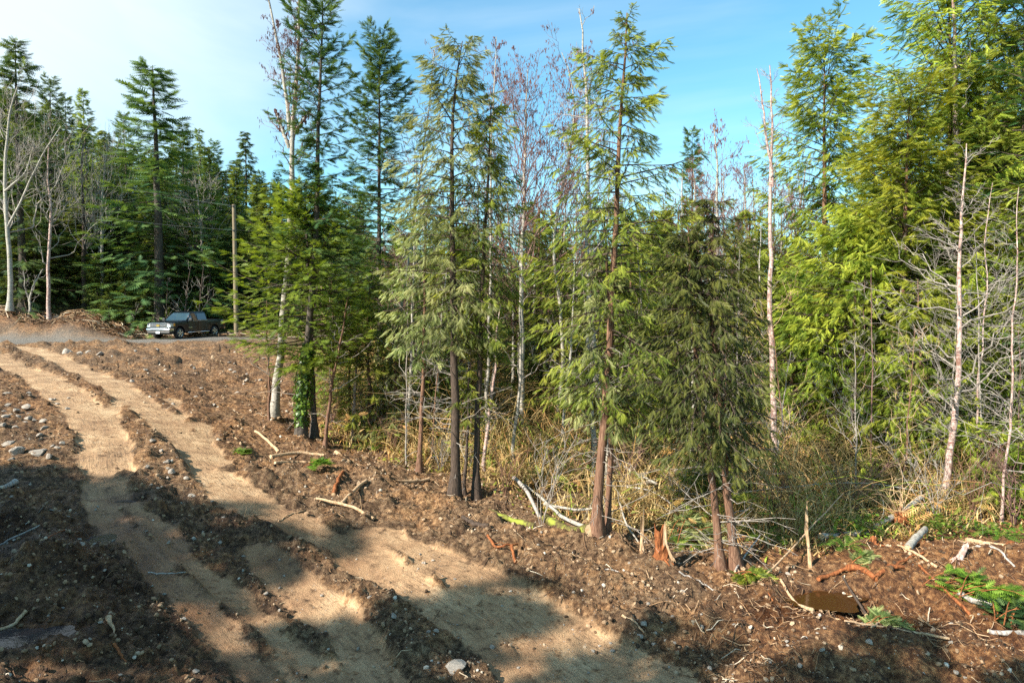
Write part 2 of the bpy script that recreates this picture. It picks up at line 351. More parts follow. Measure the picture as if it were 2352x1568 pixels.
M['wood_cut'] = bark('cut_wood', (.42, .26, .13), (.62, .43, .25), (.75, .58, .38), (3, 3, 3))
M['wood_red'] = bark('rotten_red_wood', (.08, .026, .010), (.26, .085, .028), (.46, .19, .07), (9, 9, 2))
M['moss'] = bark('mossy_bark', (.05, .035, .02), (.12, .10, .03), (.26, .25, .06), (5, 5, 2), patch=((.24, .27, .04), .50))
M['grey_log'] = bark('weathered_log', (.16, .13, .11), (.36, .32, .28), (.56, .52, .47), (8, 8, 2))
def water(name, c, rough, tr_):
    m, nt = mat(name)
    b = N(nt, 'ShaderNodeBump', {'Strength': .10, 'Distance': .02, 'Height': noise(nt, 14, 3, N(nt, 'ShaderNodeTexCoord').outputs['Object'])})
    fr = N(nt, 'ShaderNodeFresnel', {'IOR': 1.33, 'Normal': b.outputs[0]}).outputs[0]
    gl = N(nt, 'ShaderNodeBsdfGlossy', {'Roughness': rough, 'Normal': b.outputs[0]}); tp = N(nt, 'ShaderNodeBsdfTransparent', {'Color': (*c, 1)})
    mud = N(nt, 'ShaderNodeBsdfDiffuse', {'Color': (c[0]*.12, c[1]*.10, c[2]*.10, 1)})
    body = N(nt, 'ShaderNodeMixShader', {0: tr_, 1: mud.outputs[0], 2: tp.outputs[0]})
    s = N(nt, 'ShaderNodeMixShader', {0: fr, 1: body.outputs[0], 2: gl.outputs[0]})
    out(nt, s.outputs[0]); return m
M['puddle'] = water('rusty_puddle_water', (.95, .50, .16), .03, .55)
M['wetmud'] = water('muddy_puddle_water', (.60, .55, .52), .05, .3)

# ------------------------------------------------------------------ mesh builder
class MB:
    def __init__(s): s.V = []; s.F = []; s.T = []; s.n = 0
    def add(s, V, F, tint=.5, m=0):
        V = np.asarray(V, float).reshape(-1, 3); F = np.asarray(F, np.int64)
        s.F.append((F+s.n, m)); s.V.append(V); s.n += len(V)
        s.T.append(np.broadcast_to(np.asarray(tint, float), (len(V),)).copy())
    def mesh(s, name, mats, smooth=False):
        me = bpy.data.meshes.new(name); V = np.concatenate(s.V).astype(np.float32)
        me.vertices.add(len(V)); me.vertices.foreach_set('co', V.ravel())
        idx = np.concatenate([f.ravel() for f, _ in s.F]).astype(np.int32)
        tot = np.concatenate([np.full(len(f), f.shape[1]) for f, _ in s.F])
        mi = np.concatenate([np.full(len(f), m) for f, m in s.F]).astype(np.int32)
        st = np.r_[0, np.cumsum(tot)[:-1]].astype(np.int32)
        me.loops.add(len(idx)); me.loops.foreach_set('vertex_index', idx)
        me.polygons.add(len(tot)); me.polygons.foreach_set('loop_start', st)
        me.polygons.foreach_set('material_index', mi)
        me.polygons.foreach_set('use_smooth', np.full(len(tot), smooth))
        a = me.attributes.new('tint', 'FLOAT', 'POINT'); a.data.foreach_set('value', np.concatenate(s.T).astype(np.float32))
        for m in (mats if isinstance(mats, (list, tuple)) else [mats]): me.materials.append(m)
        me.update(calc_edges=True)
        return me
    def obj(s, name, mats, parent=None, smooth=False, loc=None):
        return link(name, s.mesh(name, mats, smooth), parent, loc)
def link(name, me, parent=None, loc=None):
    o = bpy.data.objects.new(name, me); col.objects.link(o)
    if parent is not None: o.parent = parent
    if loc is not None: o.location = loc
    return o
def tag(o, label=None, cat=None, group=None, kind=None):
    if label: o['label'] = label
    if cat: o['category'] = cat
    if group: o['group'] = group
    if kind: o['kind'] = kind
    return o
def empty(name, loc, label, cat, group=None):
    o = bpy.data.objects.new(name, None); col.objects.link(o); o.location = loc; o.empty_display_size = .3
    return tag(o, label, cat, group)
def tubes(mb, P, Rr, sides=4, tint=.5, m=0):
    """P (N,n,3) paths, Rr (N,n) radii"""
    P = np.asarray(P, float); Rr = np.asarray(Rr, float)
    if P.ndim == 2: P = P[None]; Rr = Rr[None]
    Nn, n, _ = P.shape
    t = norm(np.gradient(P, axis=1))
    ref = np.where(np.abs(t[:, :1, 2:3]) > .8, np.array([1., 0, 0]), np.array([0, 0, 1.]))
    a = norm(np.cross(t, np.broadcast_to(ref, t.shape))); b = np.cross(t, a)
    th = np.arange(sides)*2*math.pi/sides
    V = P[:, :, None]+Rr[:, :, None, None]*(a[:, :, None]*np.cos(th)[:, None]+b[:, :, None]*np.sin(th)[:, None])
    i = np.arange(n-1)[:, None]*sides; j = np.arange(sides)[None]; j2 = (j+1) % sides
    f = np.stack([i+j, i+j2, i+sides+j2, i+sides+j], -1).reshape(-1, 4)
    Fq = (f[None]+(np.arange(Nn)*n*sides)[:, None, None]).reshape(-1, 4)
    tt = np.repeat(np.broadcast_to(np.asarray(tint, float), (Nn,)), n*sides)
    mb.add(V.reshape(-1, 3), Fq, tt, m)
def stamp(mb, TV, TF, pos, X, Y, Z, sc, tint, m=0):
    """copy template TV/TF at pos with axes X, Y, Z and scale"""
    V = pos[:, None]+sc[:, None, None]*(TV[None, :, 0:1]*X[:, None]+TV[None, :, 1:2]*Y[:, None]+TV[None, :, 2:3]*Z[:, None])
    Fq = (TF[None]+(np.arange(len(pos))*len(TV))[:, None, None]).reshape(-1, TF.shape[1])
    mb.add(V.reshape(-1, 3), Fq, np.repeat(tint, len(TV)), m)
def spray_template(pairs, ang, ll, w, curl=.0, tip=.3):
    """flat pinnate spray along +X of length 1: leaflets are slim triangles"""
    V = []; T = []
    for k in range(pairs):
        x = .06+.86*k/pairs; l = ll*(1-.55*abs(2*(k+.8)/pairs-.9))
        for s in (-1, 1):
            xx = x+(.04 if s > 0 else 0)
            a = np.array([xx-w*.5, 0, 0]); b = np.array([xx+w*.5, s*w*.3, 0])
            c = np.array([xx+l*math.cos(ang), s*l*math.sin(ang), -curl*l])
            i = len(V); V += [a, b, c]; T.append((i, i+1, i+2))
    i = len(V); V += [np.array([0, -w*.3, 0]), np.array([0, w*.3, 0]), np.array([1, 0, -curl*.5])]; T.append((i, i+1, i+2))
    return np.array(V), np.array(T)
SP = {'cedar': spray_template(6, .70, .46, .17, .28), 'fir': spray_template(5, .95, .38, .17, .05), 'far': spray_template(3, .85, .50, .30, .15)}
def path_eval(C, t):
    """polyline C (k,3) sampled at t in 0..1 by height, smoothed"""
    C = np.asarray(C, float); s = np.linspace(0, 1, len(C)) if len(C) < 3 else np.r_[0, np.cumsum(np.linalg.norm(np.diff(C, axis=0), axis=1))]
    s = s/s[-1]; return np.stack([np.interp(t, s, C[:, k]) for k in range(3)], -1)
def smooth_path(C, n=16, jit=0.0, rg=rng):
    t = np.linspace(0, 1, n); P = path_eval(C, t)
    for _ in range(2): P[1:-1] = (P[:-2]+2*P[1:-1]+P[2:])/4
    if jit:
        w = np.cumsum(rg.normal(0, jit*.6, (n, 3)), 0); w -= np.linspace(0, 1, n)[:, None]*w[-1]+w[0]*(1-np.linspace(0, 1, n)[:, None])
        P += w*[1, 1, 0]
    return P

def conifer_meshes(C, rg, style='cedar', nb=80, M_=10, K=3, h0=.2, wid=2.0, prof=None, spray=.24, r0=.12, droop=.35, up=.3, dead=14, gap=0.0, fol='cedar', barkm='bark_red', jit=.03, sides=7, lean=None, bw=.55, cone_pow=.8, wood=4, topsp=.5):
    """C: trunk control points relative to base. returns trunk mesh, crown mesh, dead branch mesh"""
    n = 14 if sides > 5 else 8
    TP = smooth_path(C, n, jit, rg); H = np.linalg.norm(np.diff(TP, axis=0), axis=1).sum()
    tt = np.linspace(0, 1, n); rad = r0*(1-tt)**.85+.012+r0*.95*np.exp(-tt*42)
    mt = MB(); tubes(mt, TP, rad, sides); trunk = mt.mesh('trunk', M[barkm], True)
    mc = MB()
    q = np.sort(rg.random(nb)**.9); h = h0+(1-h0)*np.clip((np.arange(nb)+rg.random(nb))/nb, 0, .985)
    base = path_eval(TP, h)
    hf = (h-h0)/(1-h0)
    Lb = wid*(prof(hf) if prof else (1-hf)**cone_pow*(1-.45*np.exp(-hf*9)))*(.55+.6*rg.random(nb))+.16
    if gap: Lb *= np.where(rg.random(nb) < gap, .3, 1)
    azm = np.arange(nb)*2.399+rg.normal(0, .5, nb)
    if lean is not None: Lb *= 1+lean[2]*np.cos(azm-lean[0])
    e0 = up*(hf*1.6-.25)+rg.normal(0, .10, nb)
    nn = 7; t = np.linspace(0, 1, nn)
    dirh = np.stack([np.cos(azm), np.sin(azm), np.zeros(nb)], -1)
    dz = (np.tan(e0)[:, None]*t - droop*(1-.5*hf)[:, None]*t**1.6 + (.22*t**3 if style != 'far' else 0))*Lb[:, None]
    side = np.stack([-dirh[:, 1], dirh[:, 0], 0*azm], -1)
    bend = rg.normal(0, .12, nb)[:, None]*t**2*Lb[:, None]
    BP = base[:, None]+dirh[:, None]*(Lb[:, None]*t)[..., None]+side[:, None]*bend[..., None]; BP[..., 2] += dz
    tubes(mc, BP, (np.clip(.006+.010*Lb, .006, .03)[:, None]*(1-.8*t)), 3, .5, 1)
    # branchlets
    s = np.linspace(.18, 1, M_)[None]+rg.normal(0, .03, (nb, M_)); s = np.clip(s, .05, 1)
    fi = s*(nn-1); i0 = np.clip(fi.astype(int), 0, nn-2); fr = (fi-i0)[..., None]
    rows = np.arange(nb)[:, None]
    p0 = BP[rows, i0]*(1-fr)+BP[rows, i0+1]*fr; tg = norm(BP[rows, i0+1]-BP[rows, i0])
    sg = np.where((np.arange(M_)+rg.integers(0, 2, (nb, 1))) % 2 == 0, 1., -1.)
    sd2 = side[:, None]*sg[..., None]
    ang = .9*(1-s)+.25
    hang = {'cedar': .55, 'fir': .22, 'far': .3}[style]
    d2 = norm(tg*np.cos(ang)[..., None]+sd2*np.sin(ang)[..., None]+np.array([0, 0, -hang])*(.4+rg.random((nb, M_, 1)))+rg.normal(0, .12, (nb, M_, 3)))
    l2 = (Lb[:, None]*.42*(1-s)**.7+.10)*(.6+.7*rg.random((nb, M_)))*bw/.55; l2 = np.minimum(l2, .95)
    if wood == 4:
        P2 = p0[:, :, None]+d2[:, :, None]*(l2[..., None]*np.array([0, 1]))[..., None]
        P2[..., 2] -= (l2[..., None]*np.array([0, .12]))
        tubes(mc, P2.reshape(-1, 2, 3), np.broadcast_to(np.array([.006, .002]), (nb*M_, 2)), 3, .5, 1)
    # sprays
    k = (np.arange(K)+.6)/K
    kk = k[None, None]+rg.normal(0, .08, (nb, M_, K))
    p = p0[:, :, None]+d2[:, :, None]*(l2[..., None]*kk)[..., None]; p[..., 2] -= l2[..., None]*.14*kk**2
    perp = norm(np.cross(d2, np.array([0, 0, 1.])))[:, :, None]*np.where(rg.random((nb, M_, K, 1)) < .5, -1, 1)
    X = norm(d2[:, :, None]*.8+perp*(.55*(1-kk)+.05)[..., None]+np.array([0, 0, -hang*.9])*rg.random((nb, M_, K, 1))+rg.normal(0, .16, (nb, M_, K, 3)))
    up_ = norm(np.array([0, 0, 1.])+dirh[:, None, None]*.35+rg.normal(0, .38 if style != 'fir' else .40, (nb, M_, K, 3)))
    Yv = norm(np.cross(up_, X)); Z = np.cross(X, Yv)
    btint = rg.random((nb, 1, 1))*.35+.12*hf[:, None, None]
    # growth tips out on the branch are younger and paler
    tn = np.clip(btint+rg.random((nb, M_, K))*.45+.28*s[..., None], 0, 1)
    sc = spray*(.65+.7*rg.random((nb, M_, K)))
    sc = sc*np.where(hf > .9, topsp+.3, 1)[:, None, None]
    TV, TF = SP[style]
    stamp(mc, TV, TF, p.reshape(-1, 3), X.reshape(-1, 3), Yv.reshape(-1, 3), Z.reshape(-1, 3), sc.ravel(), tn.ravel(), 0)
    crown = mc.mesh('crown', [M[fol], M['bark_dark']])
    dm = None
    if dead:
        md = MB(); hd = rg.random(dead)*(h0+.15)*.9+.05; b0 = path_eval(TP, hd); a2 = rg.random(dead)*6.28
        Ld = (.4+1.4*rg.random(dead))*min(1, wid/1.6); t6 = np.linspace(0, 1, 6)
        dd = np.stack([np.cos(a2), np.sin(a2), rg.normal(.05, .2, dead)], -1)
        P = b0[:, None]+dd[:, None]*(Ld[:, None]*t6)[..., None]; P[..., 2] += (rg.normal(-.1, .2, dead)[:, None]*t6**2)*Ld[:, None]
        P[:, 1:-1] += rg.normal(0, .02, (dead, 4, 3))
        tubes(md, P, np.array([.013, .010, .008, .006, .005, .003])[None]*(.6+.6*rg.random((dead, 1))), 4)
        # forked tips
        ch = P[:, 2:5].reshape(-1, 3); d3 = norm(np.repeat(dd, 3, 0)+rg.normal(0, .5, (dead*3, 3)))
        l3 = .15+.35*rg.random(dead*3); P3 = ch[:, None]+d3[:, None]*(l3[:, None]*np.array([0, .5, 1]))[..., None]
        tubes(md, P3, np.broadcast_to(np.array([.006, .004, .002]), (dead*3, 3)), 3)
        dm = md.mesh('dead_branches', M['twig_grey'])
    return trunk, crown, dm
def children_of(P, rg, k, t0, lr, ang, upb, n=6, wob=.05):
    """k child paths per parent path"""
    Nn, m, _ = P.shape; plen = np.linalg.norm(np.diff(P, axis=1), axis=2).sum(1)
    t = t0+(1-t0)*rg.random((Nn, k))*.97; fi = t*(m-1); i0 = np.clip(fi.astype(int), 0, m-2); fr = (fi-i0)[..., None]; rows = np.arange(Nn)[:, None]
    p0 = P[rows, i0]*(1-fr)+P[rows, i0+1]*fr; tg = norm(P[rows, i0+1]-P[rows, i0])
    rv = rg.normal(0, 1, (Nn, k, 3)); pr = norm(rv-(rv*tg).sum(-1, keepdims=True)*tg)
    a = ang*(.7+.6*rg.random((Nn, k, 1))); d = norm(tg*np.cos(a)+pr*np.sin(a))
    Lc = plen[:, None]*lr*(1.15-t)*(.5+rg.random((Nn, k)))
    tt = np.linspace(0, 1, n)
    C = p0[:, :, None]+d[:, :, None]*(Lc[..., None]*tt)[..., None]
    C[..., 2] += upb*Lc[..., None]*tt**2
    C[:, :, 1:] += np.cumsum(rg.normal(0, wob, (Nn, k, n-1, 3)), 2)*Lc[..., None, None]
    return C.reshape(-1, n, 3), t.reshape(-1)
def bare_meshes(C, rg, r0=.1, k1=16, k2=5, k3=4, t0=.35, lr=.28, ang=.8, up=.25, barkm='bark_birch', twig='twig_grey', catk=0, extra=None, jit=.04, n=22, sides=8, rtop=.02, thin=1.0):
    TP = smooth_path(C, n, jit, rg); tt = np.linspace(0, 1, n)
    mt = MB(); rad = r0*(1-tt)**.8+rtop+r0*.8*np.exp(-tt*42); tubes(mt, TP, rad, sides)
    L1s = []
    if extra:
        for e in extra:
            E = smooth_path(e, 14, jit*.7, rg); re = r0*.40*(1-np.linspace(0, 1, 14))**.8+rtop*.7; tubes(mt, E, re, 6); L1s.append(E)
    trunk = mt.mesh('trunk', M[barkm], True)
    ml = MB()
    P1, t1 = children_of(TP[None], rg, k1, t0, lr, ang, up, 8)
    H = np.linalg.norm(np.diff(TP, axis=0), axis=1).sum()
    s8 = np.linspace(0, 1, 8)
    r1 = (r0*.33*(1.1-t1)[:, None]+.007*thin)*(1-.75*s8)
    tubes(ml, P1, r1, 4)
    if L1s:
        for E in L1s:
            Pe, te = children_of(E[None], rg, max(4, k1//2), .25, lr*1.3, ang, up, 8)
            tubes(ml, Pe, (.010*thin)*(1-.7*s8)[None].repeat(len(Pe), 0), 4); P1 = np.concatenate([P1, Pe])
    P2, _ = children_of(P1, rg, k2, .2, .5, .75, up*.8, 5)
    tubes(ml, P2, np.broadcast_to(.0065*thin*(1-.7*np.linspace(0, 1, 5)), (len(P2), 5)), 3)
    ends = P2
    if k3:
        P3, _ = children_of(P2, rg, k3, .2, .55, .7, up*.5, 3)
        tubes(ml, P3, np.broadcast_to(.0045*thin*(1-.6*np.linspace(0, 1, 3)), (len(P3), 3)), 3); ends = P3
    if catk:
        idx = rg.integers(0, len(ends), catk); p = ends[idx, rg.integers(1, ends.shape[1], catk)]
        Pc = p[:, None]+np.array([0, 0, -1.])*(np.array([0, 1])[None, :, None])*(.05+.06*rg.random((catk, 1, 1)))+rg.normal(0, .012, (catk, 2, 3))
        tubes(ml, Pc, np.broadcast_to(np.array([.011, .007]), (catk, 2)), 3, .5, 1)
    limbs = ml.mesh('limbs', [M[twig], M['catkin']])
    return trunk, limbs

def rel(px, Y, ground=True, dY=0.0):
    """trunk path from frame points at distance Y; first point dropped onto the ground. returns base, relative path"""
    P = np.array([at(u, v, Y+dY*i/(max(1, len(px)-1))) for i, (u, v) in enumerate(px)])
    b = P[0].copy(); b[2] = gz(b[0], b[1])-.05
    P[0] = b
    return b, P-b
def put_conifer(name, px, Y, label, cat='tree', group=None, seed=1, **k):
    b, C = rel(px, Y); rg = np.random.default_rng(seed)
    tr, cr, dm = conifer_meshes(C, rg, **k)
    e = empty(name, b, label, cat, group)
    link('trunk', tr, e); link('crown', cr, e)
    if dm: link('dead_branches', dm, e)
    return e
def put_bare(name, px, Y, label, cat='tree', group=None, seed=1, extra=None, **k):
    b, C = rel(px, Y); rg = np.random.default_rng(seed)
    ex = [np.array([at(u, v, Y) for u, v in q])-b for q in extra] if extra else None
    tr, lm = bare_meshes(C, rg, extra=ex, **k)
    e = empty(name, b, label, cat, group); link('trunk', tr, e); link('limbs', lm, e)
    return e
def copy_thing(e, loc, rz, sc, label=None, group=None):
    c = e.copy(); col.objects.link(c); c.location = loc; c.rotation_euler = (0, 0, rz); c.scale = sc
    if label: c['label'] = label
    if group: c['group'] = group
    for ch in e.children:
        d = ch.copy(); col.objects.link(d); d.parent = c
    return c
# ------------------------------------------------------------------ ground sheets
def build_ground():
    th = np.concatenate([np.linspace(-180, -50, 40, endpoint=False), np.linspace(-50, -41, 18, endpoint=False), np.linspace(-41, 41, 370, endpoint=False),
                         np.linspace(41, 50, 18, endpoint=False), np.linspace(50, 180, 40, endpoint=False)])*math.pi/180
    rr = np.concatenate([np.linspace(.5, 7.2, 18, endpoint=False), 7.2*1.0046**np.arange(0, 345), 7.2*1.0046**344*1.018**np.arange(1, 90)])
    rr = np.concatenate([rr, rr[-1]*1.12**np.arange(1, 18)])
    nt_, nr = len(th), len(rr)
    X = rr[:, None]*np.sin(th)[None]; Y = rr[:, None]*np.cos(th)[None]
    Mk = masks(X, Y); tr, be, gr, dt, cl, arc, off = Mk
    Z = full_h(X, Y, Mk)
    i = np.arange(nr-1)[:, None]*nt_; j = np.arange(nt_)[None]; j2 = (j+1) % nt_
    Fq = np.stack([i+j, i+nt_+j, i+nt_+j2, i+j2], -1).reshape(-1, 4)
    n0 = fbm(X*.35, Y*.35, 101, 3)
    # colour zones of the soil, plus shade painted on bank and left foreground
    red = sstep(1, 6, X+n0*2.5)*sstep(20, 15.5, Y)*1.1 + .55*sstep(6, 9, X)*sstep(20, 15, Y) + .55*np.exp(-(((X+8)/9)**2+((Y-33)/9)**2))*(1 if True else 0) + .35*sstep(17, 22, Y)*sstep(30, 24, Y)*(X < -4)
    red = np.clip(red*(.75+.5*vnoise(X*.8, Y*.8, 103)), 0, 1)
    lit = np.clip(sstep(1.0, 3.5, side_of_edge(X, Y)), 0, 1)
    lit = np.maximum(lit, sstep(53, 56, Y))
    wet_and_shade = .8*np.exp(-(dt/.9)**2)*(1+.5*n0)
    for c, a, b, dep in PUD: wet_and_shade = np.maximum(wet_and_shade, 1.1*np.exp(-(((X-c[0])/(a*1.5))**2+((Y-c[1])/(b*1.6))**2)))
    wet_and_shade = np.clip(wet_and_shade+.30*tr*sstep(15.5, 13, Y)*(.6+.8*vnoise(X*.9, Y*.9, 61))+1.0*sstep(48.7, 50, Y)*sstep(56, 53, Y)*(X < -12)+.55*sstep(-2.5, -5, X+.25*(Y-12)+n0)*sstep(16.5, 14.5, Y)+.55*np.exp(-(dist_poly(X, Y, poly((0,1250),(200,1230),(330,1400)))[0]/.8)**2)*sstep(-.2, .4, n0), 0, 1)  # bank term is painted shade; left and track terms mix damp with painted shade
    V = np.stack([X, Y, Z], -1).reshape(-1, 3)
    def cutout(name, faces, kind='structure'):
        used = np.unique(faces); mp_ = np.full(len(V), -1); mp_[used] = np.arange(len(used))
        mb = MB(); mb.add(V[used], mp_[faces]); me = mb.mesh(name, M['ground'], True)
        for an, av in (('track', tr), ('red', red), ('gravel', gr), ('wet', wet_and_shade), ('litter', lit), ('offset', off), ('run', arc)):
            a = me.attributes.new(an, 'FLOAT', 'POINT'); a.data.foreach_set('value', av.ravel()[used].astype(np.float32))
        o = link(name, me); tag(o, kind=kind); return o
    ft = tr.ravel()[Fq].mean(1) > .5; fg = (gr.ravel()[Fq].mean(1) > .5) & ~ft
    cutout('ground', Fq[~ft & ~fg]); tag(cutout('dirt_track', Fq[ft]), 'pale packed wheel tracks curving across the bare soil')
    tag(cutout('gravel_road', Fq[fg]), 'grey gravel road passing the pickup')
# edge between bare soil and the brush, running left to right
EDGE = np.array([hit(*p) for p in [(640,800),(650,900),(700,1010),(850,1060),(1050,1120),(1200,1180),(1380,1245),(1560,1275),(1700,1300),(1950,1290),(2150,1260),(2352,1230),(2700,1200)]])
def side_of_edge(x, y):
    d, o, s = dist_poly(x, y, EDGE)
    return np.where(o < 0, d, -d)
build_ground()

def puddle(name, c, a, b, level, m, label):
    mb = MB(); n = 40; th = np.arange(n)*2*math.pi/n
    r = 1+.16*np.sin(th*3+c[0])+.10*np.sin(th*5+1)+.07*np.sin(th*9)
    V = [(c[0], c[1], level)]
    for q in (.5, 1.0): V += [(c[0]+a*r[i]*q*math.cos(th[i]), c[1]+b*r[i]*q*math.sin(th[i]), level) for i in range(n)]
    mb.add(V, [(0, 1+i, 1+(i+1) % n) for i in range(n)])
    mb.F.append((np.array([(1+i, 1+n+i, 1+n+(i+1) % n, 1+(i+1) % n) for i in range(n)]), 0))
    return tag(mb.obj(name, m), label, 'puddle')
for i, ((c, a, b, dep), lab) in enumerate(zip(PUD, ['rust brown puddle in the ditch at the lower right', 'large shallow puddle reflecting the sky at the lower left edge',
        'small blue puddle in the rut where the shade begins', 'thin wet sheen of water along the left wheel track', 'narrow puddle among the sticks at the left edge'])):
    z = pud_z(c); puddle('puddle', c, a*1.3, b*1.3, z-.02, M['puddle'] if i == 0 else M['wetmud'], lab)

_seen = {}
def uniq(s):
    _seen[s] = _seen.get(s, 0)+1; k = _seen[s]
    return s if k == 1 else s+[', neighbour', ', third one', ', fourth one'][min(k-2, 2)]
# ------------------------------------------------------------------ the hero trees
def tri(peak, lo=.15, hi=.9):
    return lambda h: np.where(h < peak, lo+(1-lo)*(h/peak)**.8, (np.clip((1-h)/(1-peak), 0, 1))**hi)
# tall alder at the left of the stand
put_bare('alder_tree', [(628,963),(640,870),(652,640),(664,420),(672,240),(684,60),(690,-60)], 24.5,
  'tall pale barked alder standing at the left end of the tree line', seed=3, r0=.125, rtop=.028, k1=44, k2=7, k3=4, t0=.56, lr=.13, ang=.8, up=.3, catk=2200, twig='twig_red',
  extra=[[(666,300),(655,200),(640,110),(622,20),(606,-50)], [(664,340),(645,290),(632,250)], [(668,330),(690,290),(712,250)]])
put_bare('sapling', [(618,958),(620,860),(616,760),(612,690)], 24.0, 'thin leafless sapling close beside the leftmost alder', seed=4, r0=.045, rtop=.008, k1=14, k2=3, k3=0, t0=.2, lr=.22, barkm='bark_red', up=.05)
put_conifer('fir_tree', [(692,1015),(698,900),(715,700),(730,430),(738,180),(742,-30)], 22.5, 'tall slender fir with sparse top and ivy round its foot', seed=11,
  style='fir', nb=84, M_=14, K=4, h0=.42, wid=1.9, prof=lambda h: .40+.35*np.sin(h*9)**2*(1-h)+.30*(1-h)**2, spray=.26, r0=.13, droop=.15, up=.75, dead=8, fol='fir', barkm='bark_fir', gap=.2)
fb = put_conifer('fir_tree', [(722,1000),(718,900),(712,700),(706,560),(704,425)], 23.0, 'bushy bright green fir skirting the tall slender fir', seed=12,
  style='fir', nb=140, M_=15, K=4, h0=.30, wid=2.95, prof=tri(.32, .65, .75), spray=.27, r0=.10, droop=.10, up=.25, dead=10, fol='fir_bright', barkm='bark_fir')
put_conifer('fir_tree', [(872,905),(872,700),(870,400),(872,90)], 31, 'dark pointed fir rising behind the bushy bright fir', seed=13,
  style='fir', nb=140, M_=12, K=4, h0=.25, wid=2.9, prof=lambda h: .18+.9*(1-h)**.9, spray=.34, r0=.14, droop=.12, up=.5, dead=8, fol='fir', barkm='bark_fir', gap=.12)
# cedars of the first row
put_conifer('cedar_tree', [(1043,1150),(1046,1000),(1044,800),(1042,560),(1036,300),(1040,170),(1062,95)], 18, 'straight dark trunked cedar with pale drooping sprays and a thin bare tip', seed=21,
  style='cedar', nb=86, M_=12, K=4, h0=.36, wid=1.55, prof=lambda h: np.interp(h, [0, .12, .4, .72, .8, .95, 1], [.45, .95, 1.05, .95, .42, .35, .1]), spray=.22, r0=.125, droop=.5, up=.45, dead=26, fol='cedar_pale', barkm='bark_dark')
put_conifer('cedar_tree', [(1095,1158),(1094,1050),(1098,900),(1105,740),(1118,560),(1122,400),(1128,240)], 18.3, 'thinner cedar right beside the straight dark trunked cedar', seed=22,
  style='cedar', nb=64, M_=11, K=4, h0=.40, wid=1.35, prof=tri(.45, .6, .7), spray=.22, r0=.085, droop=.5, up=.35, dead=22, fol='cedar', barkm='bark_dark')
put_conifer('cedar_tree', [(1068,1155),(1070,1050),(1078,900),(1080,800)], 18.6, 'slim short cedar sapling between two dark trunked cedars', seed=23,
  style='cedar', nb=22, M_=7, K=3, h0=.5, wid=.7, spray=.20, r0=.04, droop=.4, up=.2, dead=10, fol='cedar', barkm='bark_dark')
put_conifer('cedar_tree', [(963,1096),(966,1000),(974,880),(976,760),(980,560),(985,430)], 20.5, 'slender mossy footed cedar left of the straight dark trunked cedar', seed=24,
  style='cedar', nb=54, M_=10, K=4, h0=.42, wid=1.4, prof=tri(.4, .5, .8), spray=.22, r0=.065, droop=.5, up=.2, dead=24, fol='cedar_pale', barkm='bark_red')
put_conifer('cedar_tree', [(1372,1268),(1378,1120),(1390,930),(1396,760),(1408,560),(1418,380),(1428,240),(1440,30)], 15, 'tall reddish trunked cedar in the middle with a long bare leader', seed=25,
  style='cedar', nb=104, M_=13, K=4, h0=.27, wid=1.72, prof=lambda h: np.interp(h, [0, .1, .3, .55, .72, .78, .86, .9, 1], [.55, .95, 1.1, .9, .62, .42, .5, .12, .05]), spray=.19, r0=.105, droop=.45, up=.4, dead=34, fol='cedar', barkm='bark_red', topsp=.2)
put_conifer('cedar_tree', [(1393,1250),(1398,1100),(1402,900),(1405,800),(1400,700),(1392,560)], 15.4, 'slim cedar just behind the tall reddish trunked cedar', seed=26,
  style='cedar', nb=46, M_=9, K=4, h0=.42, wid=1.2, prof=tri(.4, .5, .8), spray=.19, r0=.07, droop=.5, up=.1, dead=26, fol='cedar_pale', barkm='bark_red')
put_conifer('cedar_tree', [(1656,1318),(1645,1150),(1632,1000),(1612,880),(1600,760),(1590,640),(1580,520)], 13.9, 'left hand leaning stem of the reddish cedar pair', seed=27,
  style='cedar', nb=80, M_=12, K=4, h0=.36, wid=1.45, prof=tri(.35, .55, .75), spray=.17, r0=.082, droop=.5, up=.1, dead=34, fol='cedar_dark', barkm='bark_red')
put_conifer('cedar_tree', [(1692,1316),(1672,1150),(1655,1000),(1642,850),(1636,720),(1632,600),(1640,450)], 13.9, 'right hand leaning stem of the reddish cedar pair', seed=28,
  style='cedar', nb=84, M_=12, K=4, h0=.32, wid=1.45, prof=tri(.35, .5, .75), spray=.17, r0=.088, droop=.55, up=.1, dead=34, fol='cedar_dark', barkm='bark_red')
# the wall of sunny cedars at the right
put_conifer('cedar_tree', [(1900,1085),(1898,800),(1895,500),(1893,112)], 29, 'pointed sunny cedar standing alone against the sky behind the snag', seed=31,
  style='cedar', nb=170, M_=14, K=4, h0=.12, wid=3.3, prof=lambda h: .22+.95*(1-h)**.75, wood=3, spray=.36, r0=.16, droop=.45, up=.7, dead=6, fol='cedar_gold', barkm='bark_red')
put_conifer('cedar_tree', [(1960,1115),(1962,900),(1965,700),(1968,480)], 23, 'low broad golden cedar at the left of the sunny cedar wall', seed=32,
  style='cedar', nb=135, M_=15, K=4, h0=.10, wid=3.5, prof=tri(.30, .8, .75), wood=3, spray=.29, r0=.12, droop=.40, up=.35, dead=6, fol='cedar_gold', barkm='bark_red')
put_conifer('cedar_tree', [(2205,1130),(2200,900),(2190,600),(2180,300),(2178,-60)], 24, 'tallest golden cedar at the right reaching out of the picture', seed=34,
  style='cedar', nb=185, M_=15, K=4, h0=.10, wid=4.0, prof=lambda h: .30+.9*(1-h)**.7, wood=3, spray=.30, r0=.17, droop=.5, up=.5, dead=12, fol='cedar_gold', barkm='bark_red', gap=.15)
